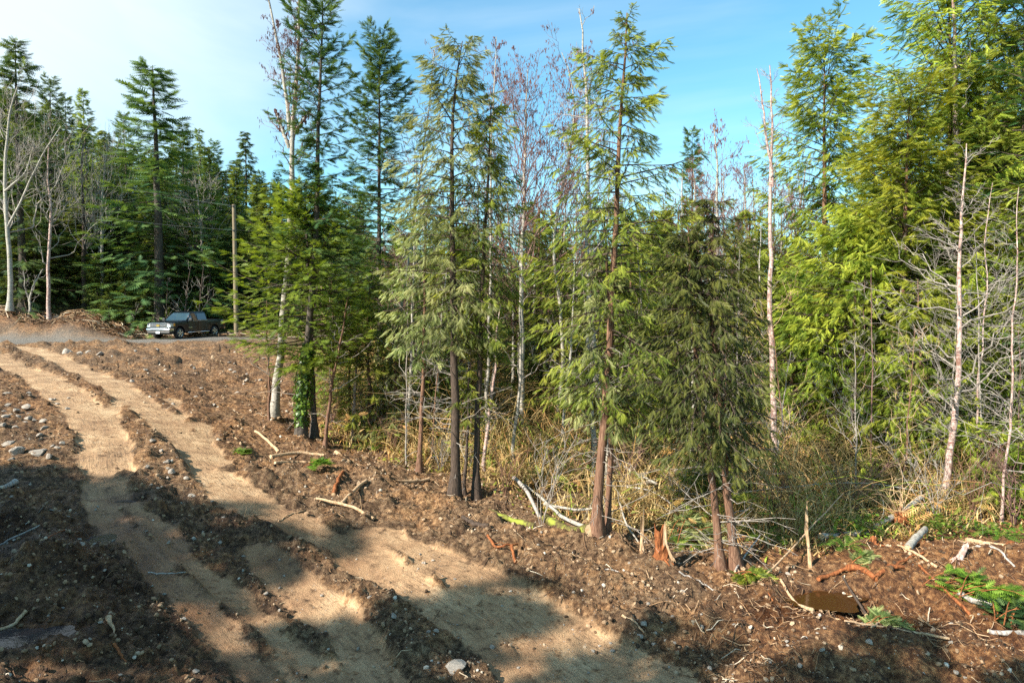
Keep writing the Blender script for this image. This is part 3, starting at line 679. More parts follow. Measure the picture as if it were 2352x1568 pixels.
put_conifer('cedar_tree', [(2345,1120),(2345,800),(2350,400),(2355,-120)], 23, 'dark green cedar at the right edge behind bare twigs', seed=35,
  style='cedar', nb=160, M_=15, K=4, h0=.10, wid=3.6, prof=lambda h: .35+.8*(1-h)**.8, wood=3, spray=.30, r0=.17, droop=.5, up=.4, dead=14, fol='cedar', barkm='bark_dark')
put_conifer('fir_tree', [(2440,1130),(2440,700),(2430,200),(2425,-160)], 21, 'dark fir whose boughs reach in at the upper right corner', seed=36,
  style='fir', nb=90, M_=12, K=4, h0=.15, wid=3.0, prof=lambda h: .45+.6*(1-h), spray=.30, r0=.17, droop=.2, up=.3, dead=6, fol='fir', barkm='bark_fir')
put_conifer('cedar_tree', [(2125,1145),(2122,950),(2110,780),(2108,640)], 20.2, 'young bright cedar below the tallest golden cedar', seed=37,
  style='cedar', nb=70, M_=11, K=4, h0=.15, wid=1.9, prof=tri(.3, .7, .8), spray=.24, r0=.07, droop=.4, up=.2, dead=10, fol='cedar_gold', barkm='bark_red')
WALL = {o['label']: o for o in bpy.data.objects if o.parent is None and 'label' in o}
def cedar_copy(src, px, Y, lab, wd, rz):
    s0 = WALL[src]; h0_ = SRC_H[src]; bb, C = rel(px, Y); s = C[-1][2]/h0_
    copy_thing(s0, bb, rz, (s*wd, s*wd, s), lab)
s_tall = 'tallest golden cedar at the right reaching out of the picture'; s_pt = 'pointed sunny cedar standing alone against the sky behind the snag'; s_dk = 'dark green cedar at the right edge behind bare twigs'
SRC_H = {s_tall: rel([(2205,1130),(2178,-60)], 24)[1][-1][2], s_pt: rel([(1900,1085),(1893,112)], 29)[1][-1][2], s_dk: rel([(2345,1120),(2355,-120)], 23)[1][-1][2]}
for src, px, Y, lab, wd, rz in [(s_tall, [(2112,1140),(2108,150)], 25, 'golden cedar peeping left of the tallest one', 1.05, 2.1), (s_dk, [(2275,1130),(2262,60)], 25.5, 'cedar between the tallest golden cedar and the dark edge cedar', 1.1, 1.2),
    (s_pt, [(2008,1100),(2003,350)], 26, 'golden cedar filling the dip of the sunny cedar wall', 1.15, 3.0), (s_tall, [(1860,1080),(1856,590)], 27, 'low cedar at the left foot of the sunny cedar wall', 1.5, 4.0), (s_dk, [(2390,1130),(2380,300)], 20, 'dark low cedar at the right edge', 1.1, 2.6),
    (s_pt, [(2062,1135),(2045,245)], 22.5, 'golden cedar with a rounded top inside the sunny cedar wall', 1.2, 1.1)]:
    cedar_copy(src, px, Y, lab, wd, rz)
# alders and snags
put_bare('alder_tree', [(2165,1135),(2182,1000),(2190,850),(2200,700),(2206,560),(2212,420),(2220,330)], 18.5, 'rosy barked young alder in front of the golden cedars', seed=41,
  r0=.085, rtop=.012, k1=34, k2=6, k3=3, t0=.22, lr=.34, ang=1.05, up=.12, barkm='bark_rosy', twig='twig_grey')
put_bare('alder_tree', [(2192,1125),(2200,800),(2203,560),(2200,300),(2190,60),(2188,-40)], 23.3, 'thick white trunked alder behind the rosy young alder', seed=42,
  r0=.13, rtop=.03, k1=16, k2=4, k3=3, t0=.5, lr=.2, ang=.9, up=.2, barkm='bark_rosy')
put_bare('alder_snag', [(1781,1112),(1776,900),(1774,700),(1776,520),(1770,420),(1775,250),(1768,150)], 22, 'white trunked alder snag with two broken bare tops', seed=43,
  r0=.095, rtop=.016, k1=18, k2=4, k3=2, t0=.62, lr=.14, ang=.9, up=.25, barkm='bark_rosy', extra=[[(1774,430),(1762,330),(1752,240),(1738,158)]])
put_bare('alder_tree', [(1402,1050),(1385,960),(1366,860),(1352,640),(1350,440),(1344,230),(1336,90),(1330,20)], 20, 'white stemmed alder rising high beside the middle cedar', seed=44,
  r0=.085, rtop=.015, k1=26, k2=5, k3=4, t0=.45, lr=.18, ang=.85, up=.25, barkm='bark_birch', catk=260)
put_bare('alder_tree', [(1366,1000),(1358,860),(1352,700),(1346,520)], 20.6, 'second thin white stem close to the high alder', seed=45, r0=.075, rtop=.015, k1=10, k2=3, k3=2, t0=.5, lr=.2, barkm='bark_birch')
put_bare('alder_tree', [(1198,985),(1198,800),(1196,640),(1202,480),(1206,320),(1212,160)], 26, 'spreading bare alder with reddish catkins against the sky', seed=46,
  r0=.10, rtop=.014, k1=46, k2=6, k3=5, t0=.42, lr=.42, ang=.6, up=.25, barkm='bark_birch', twig='twig_red', catk=2600)
put_bare('alder_tree', [(1278,985),(1300,840),(1290,700),(1268,560),(1318,330),(1326,200),(1290,120)], 26.5, 'crooked white alder bending over between the cedars', seed=47,
  r0=.075, rtop=.013, k1=36, k2=6, k3=4, t0=.4, lr=.38, ang=.7, up=.12, barkm='bark_birch', twig='twig_red', catk=1500)
put_bare('alder_tree', [(872,905),(900,800),(935,620),(958,420),(980,240),(1000,105)], 25, 'slender pale alder leaning right behind the first cedars', seed=48,
  r0=.06, rtop=.012, k1=28, k2=4, k3=3, t0=.4, lr=.2, ang=.7, up=.2, barkm='bark_birch', catk=300)
put_bare('alder_tree', [(1120,985),(1125,800),(1128,600),(1124,400),(1128,250),(1140,85)], 24, 'thin upright alder behind the paired dark trunks', seed=49,
  r0=.055, rtop=.010, k1=34, k2=5, k3=4, t0=.42, lr=.24, ang=.6, up=.25, barkm='bark_birch', twig='twig_red', catk=700)
put_bare('alder_tree', [(1655,1000),(1655,800),(1648,600),(1652,420),(1640,290)], 30, 'bare reddish alder top left of the snag', seed=50,
  r0=.10, rtop=.02, k1=30, k2=6, k3=4, t0=.45, lr=.36, ang=.65, up=.2, barkm='bark_birch', twig='twig_red', catk=1300)
put_bare('alder_tree', [(1835,1000),(1830,800),(1825,600),(1850,380)], 33, 'fan of bare twigs between the snag and the pointed cedar', seed=51,
  r0=.10, rtop=.02, k1=30, k2=6, k3=3, t0=.35, lr=.5, ang=.55, up=.3, barkm='twig_grey', twig='twig_red', catk=200)
# slim pale stems inside the stand, each leaning its own way
stems = [((935,920),(945,800),(950,640),(955,500),23,'slim white stem in the shade left of the first cedar'),
 ((1178,960),(1190,840),(1196,700),(1200,560),22,'slim white stem right of the paired dark trunks'),
 ((1290,1000),(1302,880),(1312,760),(1320,600),24,'slim white stem leaning left of the middle cedar'),
 ((1592,900),(1588,760),(1580,640),(1572,560),21,'slim white stem showing left of the cedar pair'),
 ((1755,880),(1752,760),(1750,640),(1748,520),25,'slim white stem just left of the snag'),
 ((1110,1070),(1125,950),(1140,850),(1150,700),21,'light brown stem behind the paired dark trunks'),
 ((1000,900),(1008,820),(1018,700),(1030,560),24,'slim white stem hidden behind the first cedar'),
 ((1470,1000),(1478,860),(1470,700),(1465,560),24,'pale stem right of the middle cedar'),
 ((745,930),(760,860),(790,760),(800,680),22,'crooked brown stem right of the ivy clad fir'),
 ((812,960),(815,860),(818,760),(822,700),24,'reddish thin stem among the brush right of the firs'),
 ((1945,1140),(1958,1060),(1965,960),(1968,860),21,'mossy crooked stem below the golden cedars'),
 ((2315,1180),(2318,1080),(2322,960),(2330,820),21,'dark reddish stem near the right edge'),
 ((2062,1150),(2062,1060),(2066,900),(2070,640),21,'pale dead stem inside the golden cedars')]
for i, (a, b, c, d, Y, lab) in enumerate(stems):
    put_bare('slim_alder', [a, b, c, d], Y, lab, group='slim stems inside the tree line', seed=60+i, r0=.055, rtop=.012, k1=9, k2=3, k3=0, t0=.3, lr=.25, ang=.8, up=.1,
             barkm='bark_birch' if 'white' in lab or 'pale' in lab else ('bark_rosy' if i % 2 else 'bark_red'), n=14, sides=6)
# bare trees at the left edge
put_bare('alder_tree', [(22,700),(20,600),(12,480),(6,380),(22,260),(40,200)], 50, 'white bare alder with crooked limbs at the left edge', seed=81,
  r0=.15, rtop=.035, k1=26, k2=5, k3=4, t0=.35, lr=.42, ang=.75, up=.35, barkm='bark_birch', extra=[[(18,520),(50,460),(95,360),(140,290)], [(10,440),(60,400),(80,330)]], thin=2.0)
put_bare('alder_tree', [(112,700),(112,600),(118,500),(108,400),(112,330)], 51, 'grey bare alder right of the white alder at the left edge', seed=82, r0=.12, rtop=.03, k1=22, k2=5, k3=3, t0=.3, lr=.4, ang=.7, up=.3, barkm='bark_rosy', thin=2.0)
put_bare('alder_tree', [(232,600),(234,520),(236,440),(240,380),(246,330)], 57, 'forked grey bare tree in the gap of the left forest', seed=83, r0=.13, rtop=.03, k1=24, k2=5, k3=3, t0=.25, lr=.5, ang=.5, up=.45, barkm='bark_birch', thin=2.0)
put_bare('alder_tree', [(190,600),(192,500),(186,400),(190,330)], 57, 'slender grey bare tree left of the forked one', seed=84, r0=.16, rtop=.04, k1=24, k2=5, k3=3, t0=.25, lr=.4, ang=.6, up=.4, barkm='bark_dark', thin=2.0)
put_bare('alder_tree', [(66,712),(72,680),(86,640),(98,618)], 51, 'small white leaning sapling on the dark bank', seed=85, r0=.08, rtop=.02, k1=8, k2=3, k3=2, t0=.2, lr=.5, ang=.6, up=.2, barkm='bark_birch', extra=[[(70,700),(58,660),(54,620)]], thin=1.8)
put_bare('alder_tree', [(470,640),(462,560),(455,470),(450,420)], 60, 'pale twiggy bare tree above the pickup', seed=86, r0=.12, rtop=.03, k1=26, k2=6, k3=4, t0=.2, lr=.6, ang=.6, up=.3, barkm='twig_grey', thin=2.2)
for k, (u, v, uu, vv) in enumerate([(418,720,440,600), (455,712,468,610), (383,728,386,640), (300,735,325,690)]):
    put_bare('dead_tree', [(u, v), ((u+uu)/2, (v+vv)/2), (uu, vv)], 53, ['leaning grey dead stem behind the cab of the pickup', 'thin dead stem behind the bed of the pickup', 'upright dead stem behind the hood of the pickup', 'tilted broken pole on the dark bank left of the pickup'][k], seed=90+k,
             r0=.055, rtop=.015, k1=10, k2=3, k3=0, t0=.2, lr=.3, barkm='bark_dark', thin=1.2, n=10)

# ------------------------------------------------------------------ forest behind
protos = []
kinds = [('fir', 'fir_dark', .40, .30), ('cedar', 'hemlock', .45, .25), ('fir', 'fir_dark', .33, .45), ('cedar', 'fir_dark', .5, .25), ('fir', 'hemlock', .36, .3)]
for k, (st, fol, wid, up) in enumerate(kinds):
    rg = np.random.default_rng(200+k)
    C = np.array([[0, 0, 0], [.05, .1, 5], [rg.normal(0, .15), 0, 11], [0, 0, 20.]])
    tr, cr, dm = conifer_meshes(C, rg, style='far' if st == 'cedar' else 'fir', nb=120, M_=8, K=3, h0=.06, wid=wid*9, prof=(lambda h: .05+.95*(1-h)**.95) if k != 2 else (lambda h: .15+.55*(1-h)),
                                spray=.62, r0=.26, droop=.3, up=up, dead=0, fol=fol, barkm='bark_fir', sides=6, wood=3, gap=.15, bw=.75)
    protos.append((tr, cr))
def far_tree(u, vt, Y, k, label, group, wsc=1.0, name='conifer_tree'):
    t = at(u, vt, Y); g = gz(t[0], Y)-.3; h = t[2]-g
    if h < 2: return
    e = empty(name, (t[0], Y, g), label, 'tree', group); s = h/20
    e.rotation_euler = (0, 0, random.random()*6.28)
    w = s*wsc*random.uniform(.85, 1.15)*(1+.35*max(0, 1-s)); e.scale = (w, w, s)
    link('trunk', protos[k][0], e); link('crown', protos[k][1], e); return e
named = [(35,95,54,0,1.3,'tall fir at the far left edge of the picture'),(115,182,62,2,1.0,'narrow dark fir second from the left edge'),(150,222,68,0,.8,'fir peeking over the left forest'),
 (190,205,60,4,.7,'light thin spruce left of the widest fir'),(350,150,55,0,1.6,'large fir with wide branches towering over the pickup'),(282,262,64,2,.9,'fir just left of the large towering fir'),
 (420,285,78,0,1.0,'rounded fir right of the large towering fir'),(457,296,84,4,.9,'fir on the ridge left of the lone pine'),(492,326,88,2,.9,'small pointed fir on the ridge'),
 (562,300,92,3,1.0,'lone fir with flat branches on the ridge'),(600,392,92,0,1.0,'low fir on the ridge right of the lone one'),(636,398,95,2,1.0,'low fir on the ridge behind the tall alder'),
 (1590,300,46,2,.8,'far spruce tip between the cedar pair and the middle cedar'),(240,300,62,1,.8,'pale green fir in the gap of the left forest')]
for u, vt, Y, k, w, lab in named: far_tree(u, vt, Y, k, lab, None, w)
KIND = ['layered fir', 'drooping cedar', 'slim spire fir', 'dark drooping hemlock', 'light green fir']
def where_(u):
    for lim, s in [(60, 'behind the white alder at the left edge'), (170, 'behind the grey alder near the left edge'), (260, 'around the gap of the left forest'), (330, 'left of the large towering fir'), (400, 'behind the large towering fir'), (470, 'above the cab of the pickup'), (525, 'between the pickup and the pole'),
       (600, 'just right of the utility pole'), (690, 'behind the leftmost tall alder'), (800, 'behind the bushy bright fir'), (920, 'behind the dark pointed fir'), (1010, 'behind the mossy footed cedar'), (1090, 'behind the paired dark trunks'), (1200, 'behind the spreading bare alder'), (1300, 'behind the crooked white alder'), (1400, 'behind the middle cedar'),
       (1520, 'right of the middle cedar'), (1620, 'behind the left stem of the cedar pair'), (1720, 'behind the right stem of the cedar pair'), (1810, 'behind the white snag'), (1930, 'behind the lone pointed cedar'), (2060, 'behind the low golden cedars'), (2230, 'behind the tallest golden cedar'), (9999, 'behind the right edge cedars')]:
        if u < lim: return s
ROW = {55: 'front row', 57.5: 'second row', 61: 'third row', 68: 'middle rows', 77: 'upper slope', 87: 'ridge', 96: 'far ridge', 35: 'near rows', 39: 'inner rows', 46: 'deep rows', 56: 'rearmost rows'}
g1 = 'conifers of the dense forest behind the road'; lab1 = 'dark green conifer in the dense forest behind the road'
tl = lambda u: np.interp(u, [-100, 0, 100, 200, 300, 450, 520, 640, 780], [150, 170, 240, 285, 310, 320, 350, 400, 420])
cnt = 0
for Y, step, lo, hi in [(55, 46, 330, 480), (57.5, 40, 200, 320), (61, 50, 90, 200), (68, 50, 50, 140), (77, 48, 20, 90), (87, 44, 0, 60), (96, 44, 5, 50)]:
    u = -130+random.random()*30
    while u < 830:
        if not (Y < 60 and random.random() < .08):
            kk_ = random.choice([0, 1, 3, 4, 4]); far_tree(u+random.uniform(-12, 12), tl(u)+random.uniform(lo, hi), Y+random.uniform(-1.5, 1.5), kk_, uniq(KIND[kk_]+', '+ROW[Y]+', '+where_(u)), g1, random.uniform(1.1, 1.6)); cnt += 1
        u += step*random.uniform(.75, 1.25)
g2 = 'conifers hidden deep in the stand'; lab2 = 'shaded conifer deep in the stand behind the front trees'
tl2 = lambda u: np.interp(u, [700, 900, 1100, 1300, 1500, 1700, 1850, 2000, 2200, 2400], [500, 470, 480, 490, 470, 510, 560, 430, 250, 150])
for Y, step, lo, hi in [(35, 62, 140, 330), (39, 60, 60, 230), (46, 60, 20, 130), (56, 66, 0, 90)]:
    u = 720+random.random()*30
    while u < 2480:
        kk_ = random.choice([0, 1, 2, 3, 4, 1]); far_tree(u+random.uniform(-15, 15), tl2(u)+random.uniform(lo, hi), Y+random.uniform(-2, 2), kk_, uniq(KIND[kk_]+', '+ROW[Y]+', '+where_(u)), g2, random.uniform(1.0, 1.4)); cnt += 1
        u += step*random.uniform(.75, 1.25)
# bare alder thicket behind, reddish twigs
bp = []
for k in range(4):
    rg = np.random.default_rng(300+k)
    C = np.array([[0, 0, 0], [.1, .1, 4], [rg.normal(0, .3), 0, 8], [rg.normal(0, .4), 0, 12.]])
    bp.append(bare_meshes(C, rg, r0=.09, rtop=.02, k1=26, k2=6, k3=4, t0=.3, lr=.34, ang=.6, up=.3, barkm='bark_birch', twig='twig_red', catk=900, n=12, sides=5, thin=1.7))
u = 880
while u < 1900:
    Y = random.uniform(28, 42); vt = np.interp(u, [880, 1200, 1500, 1750, 1900], [470, 400, 420, 400, 440])+random.uniform(-30, 90)
    t = at(u, vt, Y); g = gz(t[0], Y)-.1; s = (t[2]-g)/12
    e = empty('alder_tree', (t[0], Y, g), uniq('bare reddish twigged alder, '+('low, ' if vt > 450 else 'high, ')+where_(u)), 'tree', 'alder thicket behind the cedars'); e.scale = (s, s, s); e.rotation_euler = (0, 0, random.random()*6.28)
    k = random.randrange(4); link('trunk', bp[k][0], e); link('limbs', bp[k][1], e)
    u += random.uniform(20, 42)
for i in range(34):
    u = rg.uniform(660, 2340); Yd = rg.uniform(17.5, 26) if u < 1700 else rg.uniform(18, 22); p = at(u, 900, Yd)
    if side_of_edge(np.array([p[0]]), np.array([Yd]))[0] < .6: continue
    vt = rg.uniform(520, 820); ln = rg.uniform(-60, 60); bz = at(u, 0, Yd); g0 = gz(p[0], Yd); vb = 784+F*((CAMZ-g0)/Yd)-79
    put_bare('bare_sapling', [(u, vb), (u+ln*.4, (vb*2+vt)/3), (u+ln*.7, (vb+vt*2)/3), (u+ln, vt)], Yd, uniq(('short' if vt > 680 else 'tall')+' grey sapling '+where_(u)+(' by the verge' if Yd < 20.5 else ' in the brush')), group='bare saplings inside the tree line', seed=500+i,
        r0=.022, rtop=.006, k1=16, k2=4, k3=2, t0=.15, lr=.34, ang=.9, up=.15, barkm=random.choice(['twig_grey', 'bark_red', 'twig_red']), twig=random.choice(['twig_grey', 'twig_grey', 'wood_pale']), n=12, sides=5, thin=.7)
# understorey trees filling the stand: small cedars and firs with branches to the ground
ys = []
for k in range(4):
    rg = np.random.default_rng(330+k)
    C = np.array([[0, 0, 0], [.03, .02, 2], [rg.normal(0, .1), 0, 4], [0, 0, 6.]])
    ys.append(conifer_meshes(C, rg, style='cedar' if k < 3 else 'fir', nb=70, M_=9, K=3, h0=.08, wid=1.7, prof=tri(.25, .7, .8), spray=.26, r0=.07, droop=.35, up=.35, dead=0, fol=['cedar', 'cedar_pale', 'cedar', 'fir_bright'][k], barkm='bark_red', sides=6, gap=.2))
spots = [(800,930,26,690,3),(850,900,24,640,0),(905,960,24,700,1),(985,950,25,600,0),(1160,960,24,560,0),(1235,960,25,620,1),(1290,930,27,560,0),(1180,1010,22,760,0),(1335,960,25,600,0),(1450,1000,24,560,0),(1520,1040,22,640,1),
 (1560,960,26,470,0),(1690,1000,25,560,0),(1740,1030,23,640,0),(1500,980,27,480,2),(1620,1050,21,700,0),(1720,950,29,480,2),(760,900,28,620,3),(1060,950,27,520,2),(930,880,30,520,3),(1820,1060,25,620,2),(1860,1090,23,760,2),
 (1385,940,28,460,0),(2260,1140,22,500,2),(2290,1100,26,350,2),(1090,980,22.5,640,1),(1240,900,30,480,2),(1780,900,32,560,0)]
spots = [s for s in spots if s[2] >= 24 and not (1150 < s[0] < 1420 and s[2] < 27)]
for i, (u, v, Y, vt, k) in enumerate(spots):
    t = at(u, vt, Y); g = gz(t[0], Y)-.05; s = (t[2]-g)/6
    e = empty('young_cedar' if k < 3 else 'young_fir', (t[0], Y, g), uniq(('tall' if vt < 560 else 'short')+(' young cedar ' if k < 3 else ' young bright fir ')+where_(u)), 'tree', 'young trees filling the stand')
    e.scale = (s*.95+.1, s*.95+.1, s); e.rotation_euler = (0, 0, random.random()*6.28)
    link('trunk', ys[k][0], e); link('crown', ys[k][1], e)
# trees standing left of the view: their shade falls across the foreground
shade = [(-12.5,16.2,16,1,1.2),(-10.4,16.4,15,3,1.2),(-8.3,16.2,17,1,1.2),(-6,16.0,16,3,1.2),(-3.6,15.4,17,1,1.2),(.8,13.5,17,1,1.1),(3.2,12.0,15,2,1.0),(-13,13.5,15,3,1.3),(-10,13.3,14,1,1.3),(-7.5,13,15,3,1.3),(-5,12.6,15,1,1.3),(-11,10.5,13,1,1.3),(-8,9.8,13,3,1.3),(-5,9.2,13,1,1.3),(4.4,10.2,14,1,.9),(7.6,12.4,15,3,.8),(9.2,11.4,14,1,.9)]
_k = 1/math.tan(R(SUN_EL)); _h = math.hypot(*SUN_DIR)
for i, (tx, ty, h, k, w) in enumerate(shade):
    ty -= .7; x, y = tx, ty; zt = gz(tx, ty)
    for _ in range(12):
        Lh = max(4, (gz(x, y)+h-zt)*_k); x, y = tx+SUN_DIR[0]/_h*Lh, ty+SUN_DIR[1]/_h*Lh
    g = gz(x, y)-.2; s = h/20
    e = empty('conifer_tree', (x, y, g), 'conifer beside the clearing casting shade over the soil', 'tree', 'conifers shading the clearing from the left')
    e.scale = (s*w*1.25, s*w*1.25, s); e.rotation_euler = (0, 0, i*1.1); link('trunk', protos[k][0], e); link('crown', protos[k][1], e)
# ------------------------------------------------------------------ undergrowth, clods, litter
def inside_view(x, y, m=2.0): return (np.abs(x) < .78*y+m)
def brush():
    rg = np.random.default_rng(501); mb = MB()
    n = 30000; y = 13+24*rg.random(n)**1.15; x = (rg.random(n)*2-1)*(.80*y+1)
    s = side_of_edge(x, y); dens = sstep(.1, 2.2, s)*(.55+.6*vnoise(x*.5, y*.5, 5))
    k = (rg.random(n) < dens) & (s > .1) & ((x > -8.6)); x, y, s = x[k], y[k], s[k]; n = len(x)
    z = full_h(x, y); h = (.35+1.05*rg.random(n))*sstep(0, 3.5, s)*1.25*(1+.7*(x < -1.5))+.18; a = rg.random(n)*6.28; r = h*(.3+1.5*rg.random(n)**1.3)
    t = np.linspace(0, 1, 5); d = np.stack([np.cos(a), np.sin(a)], -1)
    P = np.zeros((n, 5, 3)); P[..., 0] = x[:, None]+d[:, 0:1]*r[:, None]*t**1.3; P[..., 1] = y[:, None]+d[:, 1:2]*r[:, None]*t**1.3
    P[..., 2] = z[:, None]-.03+h[:, None]*(1.9*t-1.25*t**2.2*(.5+.9*rg.random((n, 1))))
    P[:, 1:] += np.cumsum(rg.normal(0, .035, (n, 4, 3)), 1)
    wd = (.006+.0085*rg.random(n))[:, None]*(1-.7*t)*(.7+y[:, None]/40)
    zone = vnoise(x*.35+9, y*.35, 7)
    tint_ = np.clip(.36+.34*zone+rg.normal(0, .24, n), 0, 1)
    tubes(mb, P, wd, 3, tint_)
    # dead grass blades in tussocks
    n = 100000; y = 13+23*rg.random(n)**1.2; x = (rg.random(n)*2-1)*(.80*y+1); s = side_of_edge(x, y)
    k = (s > -.1) & (rg.random(n) < sstep(-.3, 1.6, s)*(.5+.8*vnoise(x*.9, y*.9, 15))) & ((x > -8.4)); x, y, s = x[k], y[k], s[k]; n = len(x)
    z = full_h(x, y); a = rg.random(n)*6.28; h = (.16+.55*rg.random(n))*sstep(-.5, 2.5, s)+.05; w = .010+.014*rg.random(n); r = h*(.2+2.0*rg.random(n))
    px, py = np.cos(a), np.sin(a)
    V = np.zeros((n, 5, 3))
    for q, (tt, ww) in enumerate(((0, 1), (0, -1), (.55, .8), (.55, -.8), (1, 0))):
        V[:, q, 0] = x+px*r*tt**1.6-py*w*ww; V[:, q, 1] = y+py*r*tt**1.6+px*w*ww; V[:, q, 2] = z-.02+h*(1.2*tt-.35*tt*tt)
    Fq = np.array([(0, 1, 2), (1, 3, 2), (2, 3, 4)])
    zone = vnoise(x*.35+9, y*.35, 7)
    tt = np.repeat(np.clip(.38+.34*zone+rg.normal(0, .22, n), 0, 1), 5)
    mb.add(V.reshape(-1, 3), (Fq[None]+(np.arange(n)*5)[:, None, None]).reshape(-1, 3), tt)
    o = mb.obj('undergrowth', M['straw']); tag(o, 'tangle of straw coloured grass and dry canes under the trees', 'undergrowth', kind='stuff')
brush()
def bracken():
    rg = np.random.default_rng(511); mb = MB(); TV, TF = spray_template(7, 1.1, .34, .09, .2)
    n = 7000; y = 13.5+19*rg.random(n)**1.1; x = (rg.random(n)*2-1)*(.80*y+1); s = side_of_edge(x, y); k = (s > .3) & (x > -8.4) & (rg.random(n) < .35+.6*vnoise(x*.6, y*.6, 19)); x, y = x[k], y[k]; n = len(x)
    z = full_h(x, y)+rg.random(n)**.7*(.9+.5*(x < -1.5)); X = norm(rg.normal(0, 1, (n, 3))*[1, 1, .35]+[0, 0, -.15]); U = norm(np.array([0, -.2, 1.])+rg.normal(0, .4, (n, 3))); Yv = norm(np.cross(U, X)); Z = np.cross(X, Yv)
    stamp(mb, TV, TF, np.stack([x, y, z], -1), X, Yv, Z, .22+.30*rg.random(n), np.clip(np.where(rg.random(n) < .5, .62, .88)+rg.normal(0, .08, n), 0, 1))
    tag(mb.obj('bracken', M['straw']), 'rusty and green bracken fronds tangled in the dry brush', 'bracken', kind='stuff')
bracken()
def leafy(name, x0, x1, y0, y1, n, m, lab, hh=.5, zl=None):
    rg = np.random.default_rng(int(abs(x0*10)+n)); mb = MB(); x = x0+(x1-x0)*rg.random(n); y = y0+(y1-y0)*rg.random(n); s = side_of_edge(x, y)
    k = (s > .2) & (vnoise(x*1.1, y*1.1, 33) > -.05); x, y = x[k], y[k]; n = len(x); z = full_h(x, y)+hh*rg.random(n)*np.clip(.5+vnoise(x*1.5, y*1.5, 3), .2, 1)
    pos = np.stack([x, y, z], -1); X = norm(rg.normal(0, 1, (n, 3))*[1, 1, .4]); U = norm(np.array([0, 0, 1.])+rg.normal(0, .45, (n, 3))); Yv = norm(np.cross(U, X)); Z = np.cross(X, Yv)
    TV = np.array([(0, 0, 0), (.35, .28, .05), (.8, .2, .03), (1, 0, -.05), (.8, -.2, .03), (.35, -.28, .05)]); TF = np.array([(0, 1, 5), (1, 2, 5), (2, 4, 5), (2, 3, 4)])
    stamp(mb, TV, TF, pos, X, Yv, Z, .07+.06*rg.random(n), rg.random(n))
    tag(mb.obj(name, m), lab, 'ground cover', kind='stuff')
leafy('ground_cover', 7, 16, 14.5, 22, 9000, M['ivy'], 'bright green salal leaves below the golden cedars', .55)
leafy('ground_cover', -6.5, 8, 16, 30, 9000, M['cedar'], 'low dull green leaves among the dry brush', .5)

_ph = (1+5**.5)/2
ICO = norm(np.array([(-1,_ph,0),(1,_ph,0),(-1,-_ph,0),(1,-_ph,0),(0,-1,_ph),(0,1,_ph),(0,-1,-_ph),(0,1,-_ph),(_ph,0,-1),(_ph,0,1),(-_ph,0,-1),(-_ph,0,1)], float))
ICF = np.array([(0,11,5),(0,5,1),(0,1,7),(0,7,10),(0,10,11),(1,5,9),(5,11,4),(11,10,2),(10,7,6),(7,1,8),(3,9,4),(3,4,2),(3,2,6),(3,6,8),(3,8,9),(4,9,5),(2,4,11),(6,2,10),(8,6,7),(9,8,1)])
def clods():
    rg = np.random.default_rng(601); mb = MB()
    n = 56000; r = 8.2*np.exp(rg.random(n)*1.6); a = (rg.random(n)*2-1)*.68; x = r*np.sin(a); y = r*np.cos(a)
    Mk = masks(x, y); tr, be, gr = Mk[0], Mk[1], Mk[2]; s = side_of_edge(x, y)
    cl = vnoise(x*1.1, y*1.1, 91)
    k = (rg.random(n) < (1-.93*tr)*(1-.9*gr)*np.clip(.45+be*1.8+cl*.7, .06, 1)) & (s < 1.5)
    x, y = x[k], y[k]; z = full_h(x, y); n = len(x)
    big = rg.random(n)**4.5; sc = (.010+.052*big)*(.55+y/28)
    q = norm(rg.normal(0, 1, (n, 3))); p = norm(np.cross(q, rg.normal(0, 1, (n, 3)))); w = np.cross(q, p)
    TV = ICO*np.array([1, .78, .62])*(1+.18*np.sin(np.arange(12)*2.3))[:, None]
    t = rg.random(n)**.85; stamp(mb, TV, ICF, np.stack([x, y, z+sc*.15], -1), q, p, w, sc, np.where(rg.random(n) < .045, .93+.07*rg.random(n), t*.8))
    tag(mb.obj('soil_clods', M['stone_soil']), 'loose clods of dark soil and small pebbles over the clearing', 'soil', kind='stuff')
clods()
